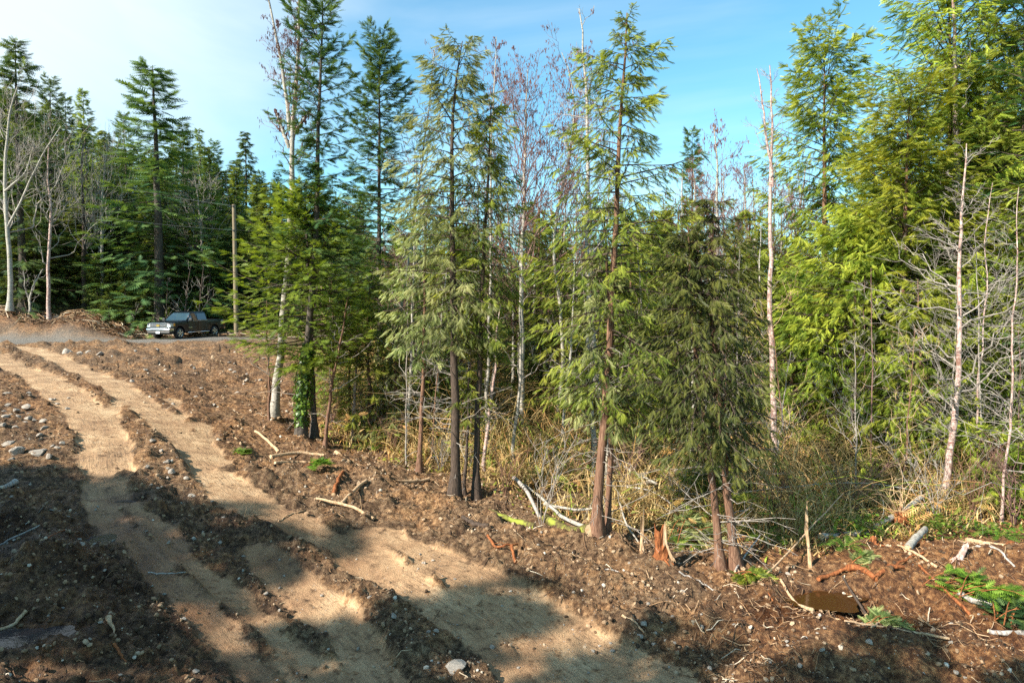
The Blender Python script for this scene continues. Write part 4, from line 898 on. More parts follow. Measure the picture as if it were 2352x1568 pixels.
def litter():
    rg = np.random.default_rng(602); mb = MB()
    n = 22000; r = 8.5*np.exp(rg.random(n)*1.6); a = (rg.random(n)*2-1)*.68; x = r*np.sin(a); y = r*np.cos(a)
    s = side_of_edge(x, y); tr = masks(x, y)[0]; near = np.exp(-((s+.9)/1.6)**2)*.8+.14+.6*(x > 2.8)*(s < 0)
    k = (rg.random(n) < near*(1-.9*tr)*.9*(.5+.7*vnoise(x*.8, y*.8, 44))) & (s < 2); x, y = x[k], y[k]; n = len(x); z = full_h(x, y)
    a = rg.random(n)*6.28; l = .06+.45*rg.random(n)**3; t = np.linspace(-.5, .5, 4)
    P = np.zeros((n, 4, 3)); P[..., 0] = x[:, None]+np.cos(a)[:, None]*l[:, None]*t; P[..., 1] = y[:, None]+np.sin(a)[:, None]*l[:, None]*t
    P[..., 2] = full_h(P[..., 0], P[..., 1])+.018+rg.random((n, 1))*.05; P += rg.normal(0, .005, P.shape)
    tubes(mb, P, (.0035+.006*rg.random(n))[:, None]*np.array([1, 1, .9, .5])*(.7+y[:, None]/30), 4, rg.random(n))
    # bleached slash on the bank behind the road
    n = 4200; x = -48+40*rg.random(n)**1.4; y = 49.6+5*rg.random(n)**1.3; a = rg.random(n)*6.28; l = .25+1.6*rg.random(n)**3
    P = np.zeros((n, 4, 3)); P[..., 0] = x[:, None]+np.cos(a)[:, None]*l[:, None]*t; P[..., 1] = y[:, None]+.5*np.sin(a)[:, None]*l[:, None]*t
    P[..., 2] = full_h(P[..., 0], P[..., 1])+.06+rg.random((n, 1))*.15; P += rg.normal(0, .03, P.shape)
    tubes(mb, P, (.012+.022*rg.random(n))[:, None]*np.array([1, 1, .9, .5]), 4, rg.random(n))
    tag(mb.obj('twig_litter', M['litter']), 'broken twigs and splinters strewn along the edge of the clearing', 'debris', kind='stuff')
litter()

# ------------------------------------------------------------------ stones
def stone_mesh(seed):
    rg = np.random.default_rng(seed); bm = bmesh.new(); bmesh.ops.create_icosphere(bm, subdivisions=2, radius=1)
    V = np.array([v.co[:] for v in bm.verts]); pl = norm(rg.normal(0, 1, (7, 3)))
    for p in pl:
        d = V@p; V -= np.clip(d-.60, 0, 1)[:, None]*p*.95
    V *= 1+.05*np.sin(V@rg.normal(0, 3, (3, 1))); V *= np.array([1, .78, .58])
    F_ = [[v.index for v in f.verts] for f in bm.faces]; bm.free()
    mb = MB(); mb.add(V, F_, .5); me = mb.mesh('stone', M['stone']); return me
SM = [stone_mesh(700+i) for i in range(7)]
def stone(u, v, px, label, group=None, upright=0.0, name='stone', sq=1.0):
    p = G(u, v); d = math.hypot(p[0], p[1]); r = px/F*math.hypot(d, CAMZ-p[2])
    o = link(name, SM[random.randrange(7)]); o.scale = (r, r*random.uniform(.85, 1.1), r*random.uniform(.8, 1.2)*sq*(1+upright))
    o.location = (p[0], p[1], p[2]+r*.22*(1+upright*1.5)); o.rotation_euler = (random.uniform(-.3, .3), upright*.9, random.random()*6.28)
    return tag(o, label, 'stone', group)
for u, v, px, lab in [(1048,1548,27,'largest rounded grey boulder at the bottom of the picture'),(904,1446,11,'upright pale stone beside the centre wheel track'),(850,1382,7,'pale stone on the dark ridge between two tracks'),
  (1002,1468,9,'grey stone in a pair on the ridge below the sunlit patch'),(985,1462,7,'smaller pale stone of the pair on the ridge'),(188,1294,10,'round pale stone in the dark left foreground'),(504,1238,8,'round white stone on the dark berm between the tracks'),
  (1130,1478,7,'flat white stone lying in the shaded track'),(1470,1470,9,'pinkish stone at the lower right edge of the track'),(1500,1480,7,'pale stone next to the pinkish one'),(1570,1366,9,'rounded stone on the sunny soil below the cedar pair'),
  (40,1042,17,'broad flat boulder in the sun at the left edge'),(92,1048,17,'split flat boulder right of the broad one'),(20,1018,13,'grey boulder above the broad flat one'),(12,962,10,'grey boulder high at the left edge'),(6,985,9,'small boulder below the high grey one'),
  (62,933,12,'boulder alone on the slope left of the track'),(40,956,7,'little stone on the left slope'),(100,962,8,'reddish stone near the left wheel track'),(160,806,10,'grey slab stone at the bend of the driveway'),(150,812,10,'low boulder left in the row at the bend'),
  (205,812,9,'boulder right in the row at the bend'),(185,815,8,'middle boulder in the row at the bend'),(230,818,8,'flat boulder at the end of the row at the bend'),(360,806,9,'grey stone on the rough bank below the pickup'),(330,768,9,'tan stone at the roadside ahead of the pickup'),
  (352,774,6,'small roadside stone under the front of the pickup'),(440,1135,9,'grey stone low between the wheel tracks'),(385,1075,9,'cracked stone between the wheel tracks in the sun'),(370,1048,7,'pale stone between the tracks near the bend'),(395,1092,9,'dark rimmed stone between the tracks'),
  (350,1022,8,'wedge stone between the tracks higher up'),(610,1363,7,'pale stone on the ridge left of the centre track'),(1480,1450,12,'pale rounded stone in the loose soil at the lower right'),(2120,1545,8,'pale stone in the rusty soil at the bottom right'),(1995,1500,9,'light wedge stone in the rusty soil'),
  (450,1560,8,'stone at the bottom edge in the shade'),(1810,1320,8,'tan stone beside the rust brown puddle'),(568,882,7,'white stone on the rough bank left of the alder')]:
    stone(u, v, px, lab)
rg = np.random.default_rng(777)
zones = [(0,900,160,1080,34,'brown stone scattered on the slope left of the tracks','stones on the left slope',4,9),(300,800,620,930,34,'stone half buried in the rough bank below the road','stones in the rough bank',3,7),
         (330,1030,440,1150,10,'small stone on the strip between the wheel tracks','stones between the tracks',4,7),(600,1250,1500,1560,44,'small pale stone pressed into the wheel tracks','pale stones in the tracks',2.5,5.5),
         (0,1120,560,1560,36,'small stone in the shaded left foreground','stones in the shaded foreground',3,6),(1300,1400,2350,1560,40,'small stone in the loose rusty soil','stones in the rusty soil',3,7)]
for x0, y0, x1, y1, n, lab, g, a, b in zones:
    for i in range(n): stone(rg.uniform(x0, x1), rg.uniform(y0, y1), rg.uniform(a, b), lab, g)

# ------------------------------------------------------------------ logs and sticks
def log(px, r, m, label, cat='log', lift=.5, name='fallen_log', ends=True, branches=0, taper=.25, cut='wood_cut', raw=None, seed=None, bend=0.007):
    rg = np.random.default_rng(seed if seed is not None else int(px[0][0]*7+px[0][1]))
    P = np.array([G(*p[:2], up=(p[2] if len(p) > 2 else r*lift)) for p in px]); n = max(6, 3*len(P))
    S = smooth_path(P, n); S[1:-1] += rg.normal(0, bend+r*.06, (n-2, 3))
    b = S[0].copy(); S = S-b
    rad = r*(1-taper*np.linspace(0, 1, n))*(1+rg.normal(0, .05, n)); rad[0] *= 1.06
    mb = MB(); tubes(mb, S, rad, 9 if r > .035 else 5)
    if branches:
        C, _ = children_of(S[None], rg, branches, .1, .35, .8, .05, 5); tubes(mb, C, np.broadcast_to(max(.006, r*.22)*(1-.8*np.linspace(0, 1, 5)), (len(C), 5)), 4)
    e = mb.obj(name, M[m], smooth=True, loc=b); tag(e, label, cat)
    if ends:
        for i, sgn in ((0, -1), (n-1, 1)):
            t = norm(S[min(i+1, n-1)]-S[max(i-1, 0)]); a = norm(np.cross(t, [0, 0, 1.])); c = np.cross(t, a); th = np.arange(9)*2*math.pi/9
            k = MB(); rr = rad[i]*.96
            V = [S[i]+t*sgn*.012]+[S[i]+t*sgn*.004+rr*(a*math.cos(q)+c*math.sin(q)) for q in th]
            k.add(V, [(0, 1+j, 1+(j+1) % 9) for j in range(9)]); k.obj('cut_end', M[cut], e)
    return e
log([(1356,1262),(1310,1228),(1252,1193)], .15, 'moss', 'thick mossy log with a clean cut end at the foot of the middle cedar', taper=.3, lift=.7)
log([(1362,1252),(1290,1200),(1230,1142),(1195,1120)], .05, 'bark_birch', 'long thin white log lying across the thick mossy one', lift=3.2, taper=.4)
log([(1228,1212),(1180,1196),(1122,1184)], .085, 'moss', 'short moss covered log left of the thick cut log', lift=.6)
log([(1122,1216),(1090,1208),(1062,1198)], .07, 'bark_dark', 'short dark barked log at the left of the mossy ones', lift=.6)
log([(1885,1250),(2000,1222),(2118,1178,.45)], .085, 'bark_birch', 'fallen white log with red scars leaning on the upturned roots', lift=.8, branches=2)
log([(2084,1290,.12),(2105,1262,.2),(2124,1242,.32)], .085, 'bark_birch', 'short ringed white log stump propped right of the puddle')
log([(2222,1256),(2265,1275),(2310,1284)], .06, 'wood_pale', 'pale splintered log at the right side', lift=.8)
log([(2322,1268),(2300,1278)], .08, 'wood_red', 'round reddish log end at the right edge', lift=.8)
log([(858,1186),(800,1166),(726,1150)], .042, 'wood_pale', 'bent pale branch lying on the soil left of the dark trunks', lift=1.2, branches=3)
log([(622,1052),(690,1050),(745,1060)], .055, 'wood_pale', 'long peeled pole below the ivy clad fir', lift=1)
log([(632,1066),(690,1062),(738,1072)], .045, 'wood_pale', 'second peeled pole lying just in front of the first', lift=1)
log([(640,1034),(612,1014),(586,996)], .05, 'wood_pale', 'slanting pale stick right of the tall alder', lift=1)
log([(553,1026),(540,1004)], .04, 'wood_pale', 'short white stick alone left of the tall alder', lift=1)
log([(772,1048),(802,1080)], .075, 'wood_pale', 'pale torn chunk of wood behind the peeled poles', lift=.8)
log([(912,1112),(950,1108),(985,1103)], .06, 'wood_pale', 'flat white slab of wood by the mossy footed cedar', lift=.8)
log([(1000,1143),(970,1132),(938,1118)], .035, 'wood_pale', 'slim pale stick below the flat white slab', lift=1)
log([(766,1142),(778,1120),(788,1100)], .05, 'wood_red', 'dark red root piece on the soil heap', lift=.8)
log([(784,1160),(812,1140),(842,1124)], .05, 'wood_pale', 'pale split board tilted on the soil heap', lift=.8)
log([(36,1124),(14,1134),(-10,1150)], .06, 'grey_log', 'whitish log at the left edge in the shade', lift=1)
log([(250,1440),(262,1470)], .045, 'wood_pale', 'pale wedge of split wood in the dark foreground', lift=1, taper=.8)
log([(262,1492),(276,1506),(288,1522)], .022, 'wood_red', 'small brown root piece in the dark foreground', lift=1)
log([(340,1308),(380,1312),(426,1313)], .016, 'grey_log', 'straight grey stick across the left wheel track', lift=1.5)
log([(1120,1262,.05),(1140,1284,.06),(1162,1286,.1),(1188,1278,.12)], .032, 'wood_red', 'orange torn root lying on the berm', branches=5, cut='wood_red')
log([(1175,1284,.12),(1184,1300,.03)], .036, 'wood_red', 'stubby orange root fork beside the torn root', cut='wood_red')
log([(1866,1404),(1825,1372),(1792,1346)], .035, 'wood_pale', 'pale board end near the rust brown puddle', lift=1)
log([(1430,1432),(1452,1446),(1480,1456)], .026, 'wood_pale', 'pale chip of bark on the lower track edge', lift=1)
log([(2180,1484),(2080,1462),(2000,1448),(1940,1452)], .022, 'wood_pale', 'long crooked pale stick in the rusty soil', lift=1.5, branches=2)
log([(1705,1182,.5),(1850,1166,.62),(1990,1156,.6),(2112,1172,.5)], .024, 'bark_birch', 'long arching white branch above the brush at the right', ends=False, branches=4)
log([(1640,1170,.6),(1800,1150,.55),(1950,1168,.45),(2060,1200,.2)], .024, 'bark_dark', 'long dark sagging branch above the brush at the right', ends=False, branches=2)
log([(2022,1270),(2080,1270),(2130,1268)], .024, 'wood_red', 'straight reddish stick left of the ringed log', lift=2.5)
log([(1740,1358,.05),(1820,1300,.35),(1935,1212,.8)], .018, 'wood_pale', 'thin pale pole rising aslant right of the cedar pair', ends=False)
log([(1688,1322,.05),(1718,1292,.15),(1745,1268,.3)], .022, 'grey_log', 'short grey stick propped at the foot of the cedar pair')
log([(1411,1096,.6),(1460,1120,.5),(1509,1144,.3)], .05, 'bark_birch', 'white fallen stem half hidden in the brush right of the middle cedar')
log([(1440,1150,.3),(1500,1165,.35),(1560,1190,.2)], .03, 'grey_log', 'grey crooked branch in the brush right of the middle cedar', branches=4)
log([(1400,1215,.15),(1470,1195,.2),(1570,1200,.1)], .022, 'wood_red', 'brown branch reaching right from the foot of the middle cedar', ends=False, branches=3)
log([(1422,1190,.4),(1440,1230,.15),(1466,1262,.05)], .026, 'bark_birch', 'white stick leaning down right of the middle cedar')
log([(2150,1330),(2100,1300),(2060,1282)], .03, 'wood_pale', 'pale stick crossing the red mound', lift=1.4)
log([(2230,1400),(2160,1360),(2110,1325)], .032, 'wood_red', 'long orange splinter right of the red mound', lift=1.4)
log([(2290,1398),(2240,1390),(2200,1376)], .06, 'grey_log', 'weathered grey log under the dark cut bough', lift=.6)
log([(2352,1438),(2310,1444),(2270,1440)], .05, 'grey_log', 'grey log at the right edge below the dark bough', lift=.6)
log([(2018,1440),(2000,1465)], .022, 'wood_pale', 'white stub of wood in the rusty soil', lift=1)
log([(1990,1395),(1935,1335)], .03, 'bark_dark', 'dark stick dipping into the rust brown puddle', lift=2)
log([(1180,1120,.3),(1210,1150,.25),(1240,1190,.1)], .06, 'grey_log', 'grey bent log behind the thin white log')
log([(1250,1165,.2),(1320,1185,.2),(1400,1190,.25)], .04, 'bark_birch', 'white branch lying behind the foot of the middle cedar', branches=3)
log([(100,742,.2),(150,736,.35),(190,760,.2)], .07, 'grey_log', 'bleached forked branch on the dark bank behind the road', branches=3)
log([(20,740,.3),(90,728,.3)], .06, 'grey_log', 'bleached log on the dark bank at the far left')
log([(-5,1245,.06),(40,1236,.06),(92,1230,.05)], .02, 'grey_log', 'thin bluish stick in the shade at the left edge', lift=1)
log([(60,1400,.04),(30,1418,.04),(-5,1424,.04)], .03, 'wood_pale', 'pale stick beside the large left puddle')
for i, (u0, v0, u1, v1, r, m_, lab) in enumerate([(1880,1335,1960,1322,.045,'wood_red','dark red root along the far rim of the puddle'),(1950,1322,2010,1350,.07,'wood_red','thick rotten root curving right of the puddle'),(2010,1350,2075,1332,.05,'wood_red','broken red root running right from the puddle'),
    (1845,1385,1930,1405,.02,'wood_pale','pale twig along the near rim of the puddle'),(2050,1318,2120,1300,.03,'wood_red','splintered root on top of the red mound'),(1560,1335,1640,1352,.018,'grey_log','grey twig on the soil left of the cedar pair'),(1720,1340,1775,1385,.022,'wood_red','reddish splinter below the cedar pair'),
    (2240,1300,2330,1322,.028,'grey_log','grey stick on the orange mound at the right'),(2110,1400,2160,1455,.016,'wood_pale','thin pale twig standing out in the ditch'),(1270,1290,1420,1318,.018,'wood_pale','thin pale root trailing over the berm'),(1390,1330,1480,1352,.016,'grey_log','forked grey twig on the soil below the middle cedar'),
    (60,1215,160,1200,.014,'grey_log','thin grey twig in the shaded left foreground'),(90,1290,150,1240,.014,'wood_red','curved brown twig in the shaded left foreground'),(640,1190,700,1168,.016,'wood_pale','pale twig on the berm left of the bent branch'),(540,1195,600,1175,.012,'wood_pale','thin straw coloured twig on the dark berm between the tracks')]):
    log([(u0,v0),((u0+u1)/2,(v0+v1)/2-6),(u1,v1)], r, m_, lab, lift=1.0, branches=3 if r < .03 else 0, cut=m_, bend=.012)
def stump(u, v, h, r, m, label, lean=(0, 0), spike=0.3, seed=1, name='tree_stump'):
    rg = np.random.default_rng(seed); b = G(u, v, -.06); nr, ns = 9, 14; mb = MB(); V = []
    for i in range(nr):
        t = i/(nr-1)
        for j in range(ns):
            a = j*2*math.pi/ns; rr = r*(1-.28*t+.45*math.exp(-t*7))*(1+.13*math.sin(3*a+seed)+.08*rg.normal())
            hz = h*t*(1+spike*(math.sin(a*2+seed)*.5+.5*rg.random()) if t > .75 else 1)
            V.append((rr*math.cos(a)+lean[0]*t*h, rr*math.sin(a)+lean[1]*t*h, hz))
    V.append((lean[0]*h, lean[1]*h, h*.72))
    F4 = [(i*ns+j, i*ns+(j+1) % ns, (i+1)*ns+(j+1) % ns, (i+1)*ns+j) for i in range(nr-1) for j in range(ns)]
    mb.add(V, F4); mb.F.append((np.array([((nr-1)*ns+j, (nr-1)*ns+(j+1) % ns, nr*ns) for j in range(ns)]), 0))
    e = mb.obj(name, M[m], loc=b, smooth=False); tag(e, label, 'stump')
    rt = MB(); k = 6; a = np.arange(k)*6.28/k+rg.random(k); t = np.linspace(0, 1, 5); d = np.stack([np.cos(a), np.sin(a), 0*a], -1)
    P = d[:, None]*(r*.5+r*1.9*t)[None, :, None]; P[..., 2] = .07-.10*t; tubes(rt, P, (r*.28*(1-.7*t))[None].repeat(k, 0), 6)
    rt.obj('roots', M[m], e, smooth=True); return e
stump(1518,1312,.62,.13,'wood_red','rotten red stump standing in front of the brush',lean=(-.08,0),seed=2)
stump(1474,1288,.58,.045,'wood_pale','thin pointed splinter of a broken sapling',spike=.9,seed=3)
stump(1545,1318,.46,.03,'wood_pale','slanting pale splinter at the right of the red stump',lean=(-.4,0),spike=.9,seed=4)
stump(1862,1300,.95,.035,'wood_pale','tall split stake standing in the brush right of the cedar pair',lean=(-.12,0),spike=.6,seed=5)
stump(2005,1262,.16,.09,'wood_red','low reddish stump behind the puddle',seed=6)
stump(2200,1318,.30,.07,'bark_rosy','short leaning stump on the orange mound',lean=(.5,0),seed=7)
# upturned roots with arching suckers
def root_plate(u, v):
    b = G(u, v, .35); rg = np.random.default_rng(55)
    e = empty('upturned_roots', b, 'tangled upturned root plate bristling right of the fallen white log', 'roots')
    n = 90; d = norm(rg.normal(0, 1, (n, 3))*[1, .7, 1]+[0, 0, .1]); t = np.linspace(0, 1, 7); l = .15+.45*rg.random(n)
    P = d[:, None]*(l[:, None]*t)[..., None]; P[..., 2] -= .35*(l[:, None]*t**2); P[:, 1:] += np.cumsum(rg.normal(0, .016, (n, 6, 3)), 1)
    mb = MB(); tubes(mb, P, .017*(1-.8*t)[None].repeat(n, 0), 5); mb.add(ICO*[.19, .15, .21], ICF, .4); mb.obj('root_ball', M['wood_red'], e)
    n = 16; a = rg.normal(1.57, .8, n); l = .8+1.4*rg.random(n); P = np.zeros((n, 9, 3)); t = np.linspace(0, 1, 9)
    P[..., 0] = np.cos(a)[:, None]*l[:, None]*t+.25*l[:, None]*np.sin(t*3)*rg.normal(0, .6, (n, 1)); P[..., 2] = np.sin(a)[:, None]*l[:, None]*t-.25*l[:, None]*t**3; P[..., 1] = rg.normal(0, .3, (n, 1))*t
    P[:, 1:] += np.cumsum(rg.normal(0, .015, (n, 8, 3)), 1)
    mb = MB(); tubes(mb, P, .011*(1-.7*t)[None].repeat(n, 0), 4); mb.obj('shoots', M['wood_pale'], e)
    mb = MB(); tubes(mb, np.array([[0, 0, -.05], [.03, 0, -.25], [.02, 0, -.5]]), np.array([.035, .035, .03]), 7); mb.obj('stem', M['bark_birch'], e)
root_plate(2068,1205)
# bare brush shrubs
def shrub(u, v, h, label, seed, k=9, m='twig_grey', name='bare_shrub', r=.012):
    b = G(u, v, -.04); rg = np.random.default_rng(seed); a = rg.random(k)*6.28; l = h*(.6+.5*rg.random(k)); t = np.linspace(0, 1, 8)
    sp = .2+.45*rg.random(k); P = np.zeros((k, 8, 3)); P[..., 0] = (np.cos(a)*sp*l)[:, None]*t**1.2; P[..., 1] = (np.sin(a)*sp*l)[:, None]*t**1.2; P[..., 2] = l[:, None]*(t*1.1-.2*t**3)
    P[:, 1:] += np.cumsum(rg.normal(0, .018*h, (k, 7, 3)), 1)
    C, _ = children_of(P, rg, 6, .2, .45, .6, .1, 5); D, _ = children_of(C, rg, 3, .2, .5, .6, .1, 4)
    e = empty(name, b, label, 'shrub'); mb = MB(); tubes(mb, P, r*(1-.7*t)[None].repeat(k, 0), 5); mb.obj('stems', M[m], e, smooth=True)
    mb = MB(); tubes(mb, C, np.broadcast_to(r*.5*(1-.7*np.linspace(0, 1, 5)), (len(C), 5)), 3); tubes(mb, D, np.broadcast_to(r*.32*(1-.6*np.linspace(0, 1, 4)), (len(D), 4)), 3); mb.obj('twigs', M[m], e)
for i, (u, v, h, lab, k) in enumerate([(1245,1200,3.0,'tall bare shrub forking left of the middle cedar',5),(1160,1150,1.6,'low bare shrub between the trunks and the thin white log',8),(760,985,1.9,'bare shrub in front of the firs',12),(840,1010,1.8,'straw coloured shrub right of the firs',12),
   (905,1040,1.5,'straggly shrub left of the mossy footed cedar',10),(1440,1130,1.7,'thin bare shrub right of the middle cedar',9),(1560,1180,1.5,'bare shrub before the cedar pair',9),(1780,1200,1.6,'bare shrub at the foot of the snag',10),
   (1950,1180,1.9,'bare shrub left of the upturned roots',9),(2150,1195,2.4,'arching bare shrub right of the upturned roots',8),(2230,1190,2.2,'bare shrub below the rosy alder',9),(2330,1200,2.6,'bare shrub at the right edge of the brush',9),(1010,1080,1.6,'bare shrub behind the paired dark trunks',8),(1320,1120,1.7,'bare shrub behind the middle cedar',9)]):
    shrub(u, v, h, lab, 900+i, k, 'bark_red' if i % 3 == 1 else ('twig_red' if i % 3 == 2 else 'twig_grey'))
# dense bare twigs before the right edge
for i, (u, v, Y) in enumerate([(2300,1190,17),(2390,1200,16.5),(2240,1180,19)]):
    put_bare('bare_sapling', [(u, v), (u+5, v-260), (u+20, v-520), (u+40, v-760)], Y, ['fine twigged bare sapling near the right edge','bare sapling reaching in over the right edge','bare sapling between the rosy alder and the right edge'][i], seed=930+i,
      r0=.028, rtop=.007, k1=40, k2=5, k3=2, t0=.1, lr=.36, ang=1.15, up=-.02, barkm='bark_rosy', twig='twig_grey', jit=.05, thin=.6)
# ferns
def fern_mesh(seed):
    rg = np.random.default_rng(seed); mb = MB(); V = []; T = []
    for f in range(13):
        a = f*2.4+rg.normal(0, .2); l = .5+.35*rg.random(); d = np.array([math.cos(a), math.sin(a), 0]); s = np.array([-d[1], d[0], 0]); el = .5+.6*rg.random()
        pt = lambda t: d*l*t*math.cos(el*.6)+np.array([0, 0, l*(math.sin(el)*t*1.5-1.2*t*t*math.sin(el))])
        for q in range(15):
            t = .12+.86*q/15; w = .11*math.sin(math.pi*(.15+.85*(1-t)))+.015; p = pt(t); p2 = pt(t+.04)
            for sg in (-1, 1): i = len(V); V += [p, p2, p+s*sg*w+(p2-p)*1.2+np.array([0, 0, -.01])]; T.append((i, i+1, i+2))
    mb.add(V, T, rg.random(len(V))); return mb.mesh('fern', M['ivy'])
FM = [fern_mesh(5), fern_mesh(6)]
for i, (u, v, lab) in enumerate([(1850,1200,'dark green sword fern in the brush behind the split stake'),(1975,1215,'pale sword fern under the fallen white log'),(1610,1200,'sword fern left of the cedar pair'),(1240,1100,'sword fern left of the middle cedar'),
     (1940,1285,'small yellow fern behind the rust brown puddle'),(2290,1230,'sword fern at the right edge of the brush'),(850,1030,'sword fern in front of the firs'),(1560,1262,'sword fern right behind the red stump'),(2150,1220,'sword fern right of the upturned roots'),(1750,1240,'sword fern right of the cedar pair')]):
    o = link('sword_fern', FM[i % 2], loc=G(u, v, .02)); o.rotation_euler = (0, 0, i*1.7); s = .8+.3*random.random(); o.scale = (s, s, s); tag(o, lab, 'fern', 'sword ferns in the brush')
# cut boughs lying on the ground
def bough(u, v, px_len, fol, label, ang, seed, style='cedar', n=5, lift=.15):
    b = G(u, v, .04); rg = np.random.default_rng(seed); Lm = px_len/F*math.hypot(b[1], CAMZ-b[2]); e = empty('cut_bough', b, label, 'branch')
    mw = MB(); mc = MB(); TV, TF = SP[style]
    for k in range(n):
        a = ang+rg.normal(0, .45); t = np.linspace(0, 1, 8); d = np.array([math.cos(a), math.sin(a), 0]); P = d[None]*(Lm*t)[:, None]*(.7+.4*rg.random()); P[:, 2] = lift*np.sin(t*3.0)*(.4+rg.random())+.03
        off = np.r_[rg.normal(0, .15*Lm, 2), 0]; P = P+off; tubes(mw, P, .010*(1-.7*t), 4)
        m = 14; s = rg.random(m); p0 = path_eval(P, s); sg = rg.choice([-1, 1], m); sd_ = np.array([-d[1], d[0], 0]); d2 = norm(d*.8+sd_*sg[:, None]*.8+rg.normal(0, .15, (m, 3))); l2 = Lm*.35*(1.1-s)
        kk = rg.random((m, 5)); p = p0[:, None]+d2[:, None]*(l2[:, None]*kk)[..., None]; X = norm(d2[:, None]+rg.normal(0, .4, (m, 5, 3))*[1, 1, .4]); U = norm(np.array([0, 0, 1.])+rg.normal(0, .35, (m, 5, 3))); Yv = norm(np.cross(U, X)); Z = np.cross(X, Yv)
        stamp(mc, TV, TF, p.reshape(-1, 3), X.reshape(-1, 3), Yv.reshape(-1, 3), Z.reshape(-1, 3), .15+.1*rg.random(m*5), rg.random(m*5))
    mw.obj('wood', M['wood_red'], e); mc.obj('needles', M[fol], e)
bough(1560,1248,110,'cedar_pale','heap of greyish cut cedar boughs left of the cedar pair',.4,1,n=9,lift=.35)
bough(2190,1372,130,'fir_bright','dark green fir bough dumped in the ditch at the right',-.1,2,'fir',9,.22)
bough(2290,1420,90,'fir','blackish fir bough at the right edge of the ditch',.2,3,'fir',7,.2)
bough(1985,1425,70,'cedar_pale','small pale cedar spray lying in the rusty soil',.3,4,n=3)
bough(700,1082,50,'fir_bright','small green fir spray on the soil below the peeled poles',.2,5,'fir',3)
bough(1690,1332,70,'cedar','cedar spray hanging over the earth at the foot of the cedar pair',-1.0,6,n=4)
bough(540,1045,30,'fir_bright','tiny green sprig on the soil left of the peeled poles',.9,7,'fir',2,.05)
bough(1950,1310,60,'cedar_pale','dry cedar spray behind the rust brown puddle',.2,8,n=3)
# ivy on the foot of the slender fir
def ivy():
    b, C = rel([(692,1015),(698,900),(715,700)], 22.5); rg = np.random.default_rng(8); n = 1500; t = rg.random(n)*.62+.10; p = path_eval(C, t)+b; a = rg.random(n)*6.28
    r = .16+.20*rg.random(n)*np.sin(np.clip((t-.05)/.65, 0, 1)*3.1); p = p+np.stack([np.cos(a)*r, np.sin(a)*r, 0*a], -1)
    X = norm(rg.normal(0, .5, (n, 3))+[0, 0, -1]); U = norm(np.stack([np.cos(a), np.sin(a), .4+0*a], -1)+rg.normal(0, .3, (n, 3))); Yv = norm(np.cross(U, X)); Z = np.cross(X, Yv)
    TV = np.array([(0, 0, 0), (.3, .45, 0), (1, 0, .05), (.3, -.45, 0)]); TF = np.array([(0, 1, 2), (0, 2, 3)]); mb = MB(); stamp(mb, TV, TF, p-b, X, Yv, Z, .07+.06*rg.random(n), rg.random(n))
    tag(mb.obj('ivy', M['ivy'], loc=b), 'green ivy climbing the foot of the slender fir', 'ivy', kind='stuff')
ivy()

put_conifer('young_cedar', [(2300,1175),(2302,1120),(2304,1060),(2304,985)], 18.2, 'short bright cedar with level boughs at the right edge of the brush', seed=371, style='cedar', nb=46, M_=13, K=4, h0=.3, wid=1.5, prof=tri(.3, .7, .8), spray=.20, r0=.04, droop=.1, up=.25, dead=4, fol='cedar_gold', barkm='bark_red')
put_conifer('young_cedar', [(1640,1225),(1642,1180),(1642,1120),(1640,1060)], 17.5, 'short dull cedar in the brush just behind the cedar pair', seed=372, style='cedar', nb=46, M_=11, K=4, h0=.1, wid=1.3, prof=tri(.3, .7, .8), spray=.20, r0=.04, droop=.3, up=.2, dead=4, fol='cedar', barkm='bark_red')
# ------------------------------------------------------------------ pickup truck
PM = {'paint': plain('black_paint', (.004, .006, .010), .30, 0, .1, coat=.15), 'chrome': plain('chrome', (.78, .78, .80), .14, 1.0, .05), 'black': plain('black_plastic', (.018, .018, .018), .55, 0, .2),
      'rubber': plain('tyre_rubber', (.025, .023, .021), .85, 0, .4), 'alloy': plain('alloy', (.62, .62, .60), .28, .9, .1), 'glass': plain('window_glass', (.015, .022, .026), .05, 0, .1, coat=1.0),
      'wind': plain('windscreen_glass', (.03, .06, .09), .05, 0, .15, coat=1.0), 'lamp': plain('lamp_glass', (.62, .62, .60), .12, .2, .15, coat=1.0), 'amber': plain('amber_lens', (.75, .32, .04), .2, 0, .1), 'red': plain('red_lens', (.35, .02, .02), .2),
      'plate': plain('plate_white', (.62, .66, .70), .5, 0, .1), 'gold': plain('gold_badge', (.62, .42, .12), .3, .8), 'white': plain('white_decal', (.75, .74, .72), .5)}
def box(mb, x0, x1, y0, y1, z0, z1, bev=0.0):
    bm = bmesh.new(); bmesh.ops.create_cube(bm, size=1)
    for v in bm.verts: v.co = Vector(((x0+x1)/2+v.co.x*(x1-x0), (y0+y1)/2+v.co.y*(y1-y0), (z0+z1)/2+v.co.z*(z1-z0)))
    if bev: bmesh.ops.bevel(bm, geom=bm.edges[:], offset=bev, segments=2, affect='EDGES', profile=.6)
    bm.verts.ensure_lookup_table(); V = [v.co[:] for v in bm.verts]; F3 = [[v.index for v in f.verts] for f in bm.faces]; bm.free()
    for n in (3, 4):
        q = [f for f in F3 if len(f) == n]
        if q: mb.F.append((np.array(q)+mb.n, 0))
    mb.V.append(np.array(V)); mb.T.append(np.full(len(V), .5)); mb.n += len(V)
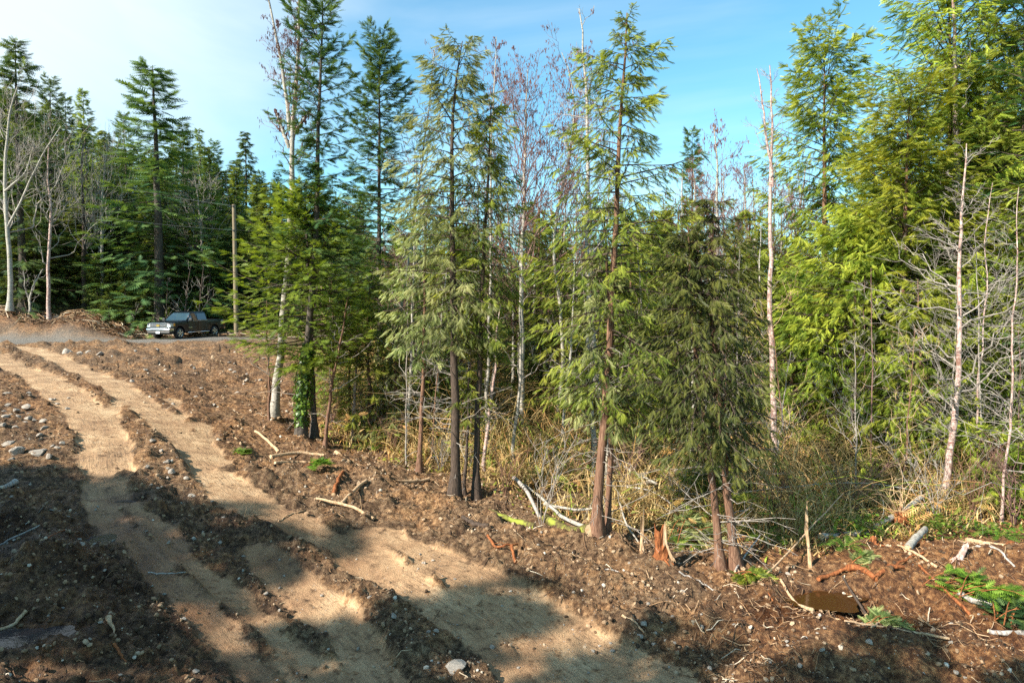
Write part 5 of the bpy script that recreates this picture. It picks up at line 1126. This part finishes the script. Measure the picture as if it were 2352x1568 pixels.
def extrude(prof, w0, w1=None, bev=.03):
    """closed side profile [(x, z, half width)] turned into a bevelled body symmetric about y = 0"""
    bm = bmesh.new(); a = [bm.verts.new((x, -w, z)) for x, z, w in prof]; b = [bm.verts.new((x, w, z)) for x, z, w in prof]; n = len(a)
    bm.faces.new(a); bm.faces.new(b[::-1])
    for i in range(n): bm.faces.new((a[i], b[i], b[(i+1) % n], a[(i+1) % n]))
    bmesh.ops.recalc_face_normals(bm, faces=bm.faces[:])
    if bev:
        ed = [e for e in bm.edges if abs(e.verts[0].co.y-e.verts[1].co.y) < .3]
        bmesh.ops.bevel(bm, geom=ed, offset=bev, segments=3, affect='EDGES', profile=.6)
    me = bpy.data.meshes.new('panel'); bm.to_mesh(me); bm.free()
    for p in me.polygons: p.use_smooth = True
    return me
def arc_pts(cx, r, z0=.40, n=9): return [(cx-r*math.cos(a), z0+r*math.sin(a)) for a in np.linspace(0, math.pi, n)]
def truck():
    # x forward, y to its left, z up; wheelbase 3.64
    t = empty('pickup_truck', (0, 0, 0), 'black crew cab pickup with chrome grille parked on the gravel road', 'pickup truck')
    fa, ra = 1.82, -1.82; W = .99
    lower = [(2.62, .52), (2.72, .62), (2.74, .86), (2.70, 1.10)]       # nose upward
    prof = [(2.72, 1.12, .93), (2.0, 1.19, .95), (1.22, 1.22, .97), (1.05, 1.24, .985), (-1.08, 1.24, .985), (-1.08, 1.245, .985), (-2.92, 1.27, .975), (-2.97, 1.20, .975), (-2.97, .60, .97)]
    prof += [(ra-.52, .52, .985)]+[(x, z, .985) for x, z in arc_pts(ra, .47, .42)]+[(ra+.52, .46, .985), (fa-.54, .46, .985)]+[(x, z, .985) for x, z in arc_pts(fa, .48, .42)]+[(fa+.53, .50, .97), (2.66, .52, .92)]
    me = extrude(prof, 1, bev=.035); me.materials.append(PM['paint']); body = link('body', me, t)
    # hollow of the load bed
    mb = MB(); box(mb, -2.88, -1.14, -.80, .80, 1.235, 1.262, .005); mb.obj('bed_liner', PM['black'], t)
    # hood bulge
    me = extrude([(2.66, 1.10, .78), (2.60, 1.155, .76), (1.25, 1.265, .80), (1.12, 1.20, .80)], 1, bev=.02); me.materials.append(PM['paint']); link('hood', me, t)
    # greenhouse
    def cabv(x, z, w): return (x, z, w)
    gp = [(1.12, 1.225, .93), (.40, 1.82, .77), (.15, 1.89, .74), (-.85, 1.885, .74), (-1.05, 1.82, .77), (-1.12, 1.225, .93)]
    me = extrude(gp, 1, bev=.05); me.materials.append(PM['paint']); link('cab_roof', me, t)
    def quadpart(name, pts, m, parent, off=.012):
        P = np.array(pts, float); nrm = norm(np.cross(P[1]-P[0], P[2]-P[0])); c = P.mean(0)
        if np.dot(nrm, c-np.array([0, 0, 1.4])) < 0: nrm = -nrm
        k = len(P); V = np.concatenate([P+nrm*off, P-nrm*.006]); mb = MB(); mb.V.append(V); mb.T.append(np.full(2*k, .5)); mb.n = 2*k
        mb.F.append((np.array([list(range(k))]), 0)); mb.F.append((np.array([list(range(2*k-1, k-1, -1))]), 0)); mb.F.append((np.array([(i, (i+1) % k, k+(i+1) % k, k+i) for i in range(k)]), 0))
        return mb.obj(name, m, parent)
    def gy(z): return np.interp(z, [1.225, 1.82, 1.89], [.93, .77, .74])
    def gx(z): return np.interp(z, [1.225, 1.82], [1.12, .40])
    quadpart('windshield', [(gx(1.27), -.86, 1.27), (gx(1.27), .86, 1.27), (gx(1.77), .69, 1.77), (gx(1.77), -.69, 1.77)], PM['wind'], t)
    quadpart('rear_window', [(-1.10, -.80, 1.30), (-1.10, .80, 1.30), (-1.02, .66, 1.74), (-1.02, -.66, 1.74)], PM['glass'], t)
    for s in (-1, 1):
        for (a, b, c, d, nm) in ((.98, .02, .47, .02, 'front'), (-.06, -1.00, -.06, -.93, 'rear')):
            z0, z1 = 1.275, 1.755
            w = quadpart('side_window', [(a, s*(gy(z0)+.004), z0), (b, s*(gy(z0)+.004), z0), (d, s*(gy(z1)+.004), z1), (c, s*(gy(z1)+.004), z1)], PM['glass'], t)
        # doors, a shade proud of the body
        for (x0, x1, lab) in ((1.00, .03, 'f'), (-.01, -1.05, 'r')):
            mb = MB(); box(mb, x1, x0, *( (.968, .998) if s > 0 else (-.998, -.968)), .50, 1.235, .012); d = mb.obj('door', PM['paint'], t)
            mb = MB(); box(mb, x1+.06, x1+.24, *((.995, 1.025) if s > 0 else (-1.025, -.995)), 1.06, 1.10, .008); mb.obj('handle', PM['paint'], d)
        mb = MB(); box(mb, -1.05, 1.0, *((.985, 1.006) if s > 0 else (-1.006, -.985)), 1.228, 1.246, .004); mb.obj('window_trim', PM['chrome'], t)
        mb = MB(); box(mb, .60, .98, *((.997, 1.006) if s > 0 else (-1.006, -.997)), .74, .775, .002); mb.obj('door_badge', PM['chrome'], t)
        mb = MB(); box(mb, -1.15, 1.12, *((.93, 1.05) if s > 0 else (-1.05, -.93)), .395, .45, .02); mb.obj('running_board', PM['chrome'], t)
        # mirror
        mb = MB(); box(mb, .80, .96, *((1.00, 1.24) if s > 0 else (-1.24, -1.00)), 1.22, 1.42, .04); mr = mb.obj('mirror', PM['black'], t)
        mb = MB(); box(mb, .795, .80, *((1.03, 1.21) if s > 0 else (-1.21, -1.03)), 1.25, 1.39); mb.obj('mirror_glass', PM['glass'], mr)
        # headlamp wraps round the corner
        V = [(2.745, s*.62, .86), (2.70, s*.945, .86), (2.34, s*.992, .90), (2.745, s*.62, 1.09), (2.66, s*.955, 1.11), (2.32, s*.992, 1.10)]
        mb = MB(); V2 = V+[(x-.10, y*.93, z) for x, y, z in V]; mb.V.append(np.array(V2)); mb.T.append(np.full(12, .5)); mb.n = 12
        mb.F.append((np.array([(0, 1, 4, 3), (1, 2, 5, 4), (0, 6, 7, 1), (3, 4, 10, 9), (2, 8, 11, 5), (0, 3, 9, 6), (1, 7, 8, 2), (4, 5, 11, 10)]), 0)); hl = mb.obj('headlight', PM['lamp'], t)
        mb = MB(); box(mb, 2.30, 2.46, *((.986, 1.000) if s > 0 else (-1.000, -.986)), .91, 1.09, .004); mb.obj('amber_lens', PM['amber'], hl)
        mb = MB(); box(mb, -2.985, -2.80, *((.90, .985) if s > 0 else (-.985, -.90)), .84, 1.22, .012); mb.obj('tail_light', PM['red'], t)
        mb = MB(); box(mb, 2.735, 2.755, s*.72-.07, s*.72+.07, .60, .68, .01); mb.obj('fog_light', PM['lamp'], t)
        # 4x4 decal on the bed side
        def strokes(segs, x0, sc):
            mb_ = MB()
            for (ax, az_, bx, bz) in segs:
                A = np.array([ax, az_])*sc; B = np.array([bx, bz])*sc; d = B-A; nn = np.array([-d[1], d[0]])/np.linalg.norm(d)*.010
                q = [A+nn, B+nn, B-nn, A-nn]; yy = s*.991
                V = [(x0-s*p[0], yy, 1.07+p[1]) for p in q]+[(x0-s*p[0], yy-s*.006, 1.07+p[1]) for p in q]
                mb_.add(V, [(0, 1, 2, 3), (7, 6, 5, 4), (0, 4, 5, 1), (1, 5, 6, 2), (2, 6, 7, 3), (3, 7, 4, 0)])
            return mb_
        four = [(.0, .4, .55, .4), (.0, .4, .4, 1.), (.4, 1., .4, 0)]; ex = [(.8, .1, 1.3, .7), (.8, .7, 1.3, .1)]
        strokes(four+ex+[(a+1.55, b, c+1.55, d) for a, b, c, d in four], -2.52+(0 if s > 0 else -.25)+ (0), .13).obj('four_by_four_decal', PM['white'], t)
    # grille: surround, two bars, badge
    g = empty_part('grille', t)
    mb = MB(); box(mb, 2.70, 2.742, -.63, .63, .80, 1.10, .01); mb.obj('grille_mesh', PM['black'], g)
    for z0, z1 in ((1.075, 1.115), (.925, .985), (.79, .83)): mb = MB(); box(mb, 2.72, 2.775, -.64, .64, z0, z1, .012); mb.obj('grille_bar', PM['chrome'], g)
    for s in (-1, 1): mb = MB(); box(mb, 2.72, 2.77, s*.645-.018, s*.645+.018, .80, 1.11, .01); mb.obj('grille_side', PM['chrome'], g)
    bw = [(-.14, .0), (-.11, .052), (-.05, .052), (-.05, .075), (.05, .075), (.05, .052), (.14, .052), (.14, .0), (.11, -.052), (.05, -.052), (.05, -.075), (-.05, -.075), (-.05, -.052), (-.14, -.052)]
    mb = MB(); k = len(bw); mb.V.append(np.array([(2.79, y, .955+z) for y, z in bw]+[(2.77, y, .955+z) for y, z in bw])); mb.T.append(np.full(2*k, .5)); mb.n = 2*k
    mb.F.append((np.array([list(range(k))]), 0)); mb.F.append((np.array([(i, (i+1) % k, k+(i+1) % k, k+i) for i in range(k)]), 0)); mb.obj('badge', PM['gold'], g)
    me = extrude([(2.70, .56, .97), (2.80, .58, .93), (2.82, .74, .93), (2.72, .78, .97), (2.45, .76, 1.0), (2.45, .60, 1.0)], 1, bev=.02); me.materials.append(PM['chrome']); fbm_ = link('front_bumper', me, t)
    mb = MB(); box(mb, 2.812, 2.83, -.55, .55, .635, .69, .006); mb.obj('air_intake', PM['black'], fbm_)
    me = extrude([(2.60, .34, .88), (2.74, .36, .86), (2.77, .56, .92), (2.45, .57, .96), (2.40, .40, .95)], 1, bev=.02); me.materials.append(PM['black']); link('air_dam', me, t)
    mb = MB(); box(mb, 2.785, 2.80, -.02+(-.16), .14, .40, .555, .004); mb.obj('number_plate', PM['plate'], t)
    me = extrude([(-2.93, .52, .92), (-3.10, .56, .92), (-3.12, .70, .92), (-2.95, .72, .96)], 1, bev=.02); me.materials.append(PM['chrome']); link('rear_bumper', me, t)
    mb = MB(); box(mb, -2.99, -2.965, -.80, .80, .74, 1.22, .01); mb.obj('tailgate', PM['paint'], t)
    mb = MB(); box(mb, -2.7, 2.4, -.70, .70, .36, .60, .03); mb.obj('chassis', PM['black'], t)
    mb = MB(); tubes(mb, np.array([[-.25, 0, 1.86], [-.30, 0, 1.90], [-.36, 0, 1.93]]), np.array([.03, .02, .008]), 6); mb.obj('roof_antenna', PM['black'], t)
    for s in (-.35, .35): mb = MB(); tubes(mb, np.array([[1.13, s, 1.245], [1.05, s+.15, 1.29], [.99, s+.34, 1.325]]), np.array([.010, .010, .008]), 5); mb.obj('wiper', PM['black'], t)
    # wheels
    def wheel(x, s):
        w = empty_part('wheel', t); w.location = (x, s*.86, .395); ns = 32
        def ring(prof, m, name, smooth=True):
            V = [(r*math.cos(a), y, r*math.sin(a)) for a in np.arange(ns)*2*math.pi/ns for r, y in prof]; k = len(prof)
            F4 = [(i*k+j, i*k+j+1, ((i+1) % ns)*k+j+1, ((i+1) % ns)*k+j) for i in range(ns) for j in range(k-1)]
            mb = MB(); mb.add(V, F4); return mb.obj(name, m, w, smooth)
        ring([(.26, -s*.13), (.37, -s*.13), (.393, -s*.09), (.396, 0), (.393, s*.09), (.37, s*.13), (.27, s*.135), (.262, s*.10)], PM['rubber'], 'tyre')
        ring([(.262, s*.13), (.255, s*.12), (.245, s*.06), (.235, -s*.02), (.0, -s*.02)], PM['black'], 'wheel_well_disc')
        rim = ring([(.27, s*.135), (.262, s*.145), (.25, s*.13), (.245, s*.09)], PM['alloy'], 'rim')
        mb = MB()
        for k in range(5):
            a = k*2*math.pi/5+.3; c = np.array([math.cos(a), 0, math.sin(a)]); b = np.array([-c[2], 0, c[0]])
            P = np.array([c*.04+b*.035, c*.25+b*.062, c*.25-b*.062, c*.04-b*.035]); V = np.concatenate([P+[0, s*.125, 0], P+[0, s*.08, 0]])
            mb.add(V, [(0, 1, 2, 3), (7, 6, 5, 4), (0, 4, 5, 1), (1, 5, 6, 2), (2, 6, 7, 3), (3, 7, 4, 0)])
        mb.obj('spokes', PM['alloy'], w); mb = MB(); tubes(mb, np.array([[0, s*.07, 0], [0, s*.14, 0]]), np.array([.065, .055]), 12); mb.add([(0, s*.141, 0)]+[(.055*math.cos(q), s*.14, .055*math.sin(q)) for q in np.arange(12)*math.pi/6], [(0, 1+i, 1+(i+1) % 12) for i in range(12)]); mb.obj('hub_cap', PM['alloy'], w)
    for x in (fa, ra):
        for s in (-1, 1): wheel(x, s)
    for x in (fa, ra): mb = MB(); tubes(mb, np.array([[x, -.8, .39], [x, .8, .39]]), np.array([.06, .06]), 8); mb.obj('axle', PM['black'], t)
    return t
def empty_part(name, parent):
    o = bpy.data.objects.new(name, None); col.objects.link(o); o.parent = parent; return o
T = truck(); hd = np.array([math.cos(R(-104)), math.sin(R(-104))]); lf = np.array([-hd[1], hd[0]])
flw = at(411, 776, 47.6)[:2]; ctr = flw-lf*.86-hd*1.82
zs = [gz(*(ctr+hd*a+lf*b)) for a in (1.82, -1.82) for b in (.86, -.86)]
nzv = max(zs[0], zs[1]); rzv = max(zs[2], zs[3])
T.location = (ctr[0], ctr[1], (nzv+rzv)/2-.01); T.rotation_euler = (0, -math.atan2(nzv-rzv, 3.64), math.atan2(hd[1], hd[0]))

# ------------------------------------------------------------------ utility pole and cables
M['pole'] = bark('weathered_pole', (.12, .09, .055), (.22, .17, .105), (.32, .26, .18), (14, 14, 1.0))
pt_ = at(537, 470, 51); pb = np.array([pt_[0], 51, gz(pt_[0], 51)-.1])
e = empty('utility_pole', pb, 'tall bare wooden utility pole behind the pickup', 'utility pole')
mb = MB(); Hh = pt_[2]-pb[2]; tubes(mb, np.array([[0, 0, 0], [0, 0, Hh*.5], [0, 0, Hh]]), np.array([.17, .15, .125]), 14); mb.add([(0, 0, Hh+.03)]+[(.125*math.cos(q), .125*math.sin(q), Hh) for q in np.arange(14)*math.pi/7], [(0, 1+i, 1+(i+1) % 14) for i in range(14)]); mb.obj('shaft', M['pole'], e, smooth=True)
for dz in (.12, 1.9):
    mb = MB(); box(mb, -.05, .05, -.20, -.12, Hh-dz-.08, Hh-dz+.04, .01); mb.obj('cable_bracket', PM['black'], e)
M['cable'] = plain('cable', (.10, .11, .11), .5)
def cable(a, b, sag, r, label):
    t = np.linspace(0, 1, 24)[:, None]; P = a*(1-t)+b*t; P[:, 2] -= (sag*4*t*(1-t))[:, 0]; mb = MB(); tubes(mb, P-a, np.full(24, r), 5); tag(mb.obj('overhead_cable', M['cable'], loc=a), label, 'cable', 'cables strung from the pole')
top = pb+np.array([0, -.16, Hh])
cable(top+[0, 0, -.12], at(-200, 290, 60), .8, .007, 'upper cable running up left from the pole')
cable(top+[0, 0, -1.9], at(-200, 418, 48), .5, .007, 'lower cable running left from the pole')
cable(top+[0, 0, -1.9], at(900, 500, 58), .4, .007, 'cable running right from the pole into the firs')
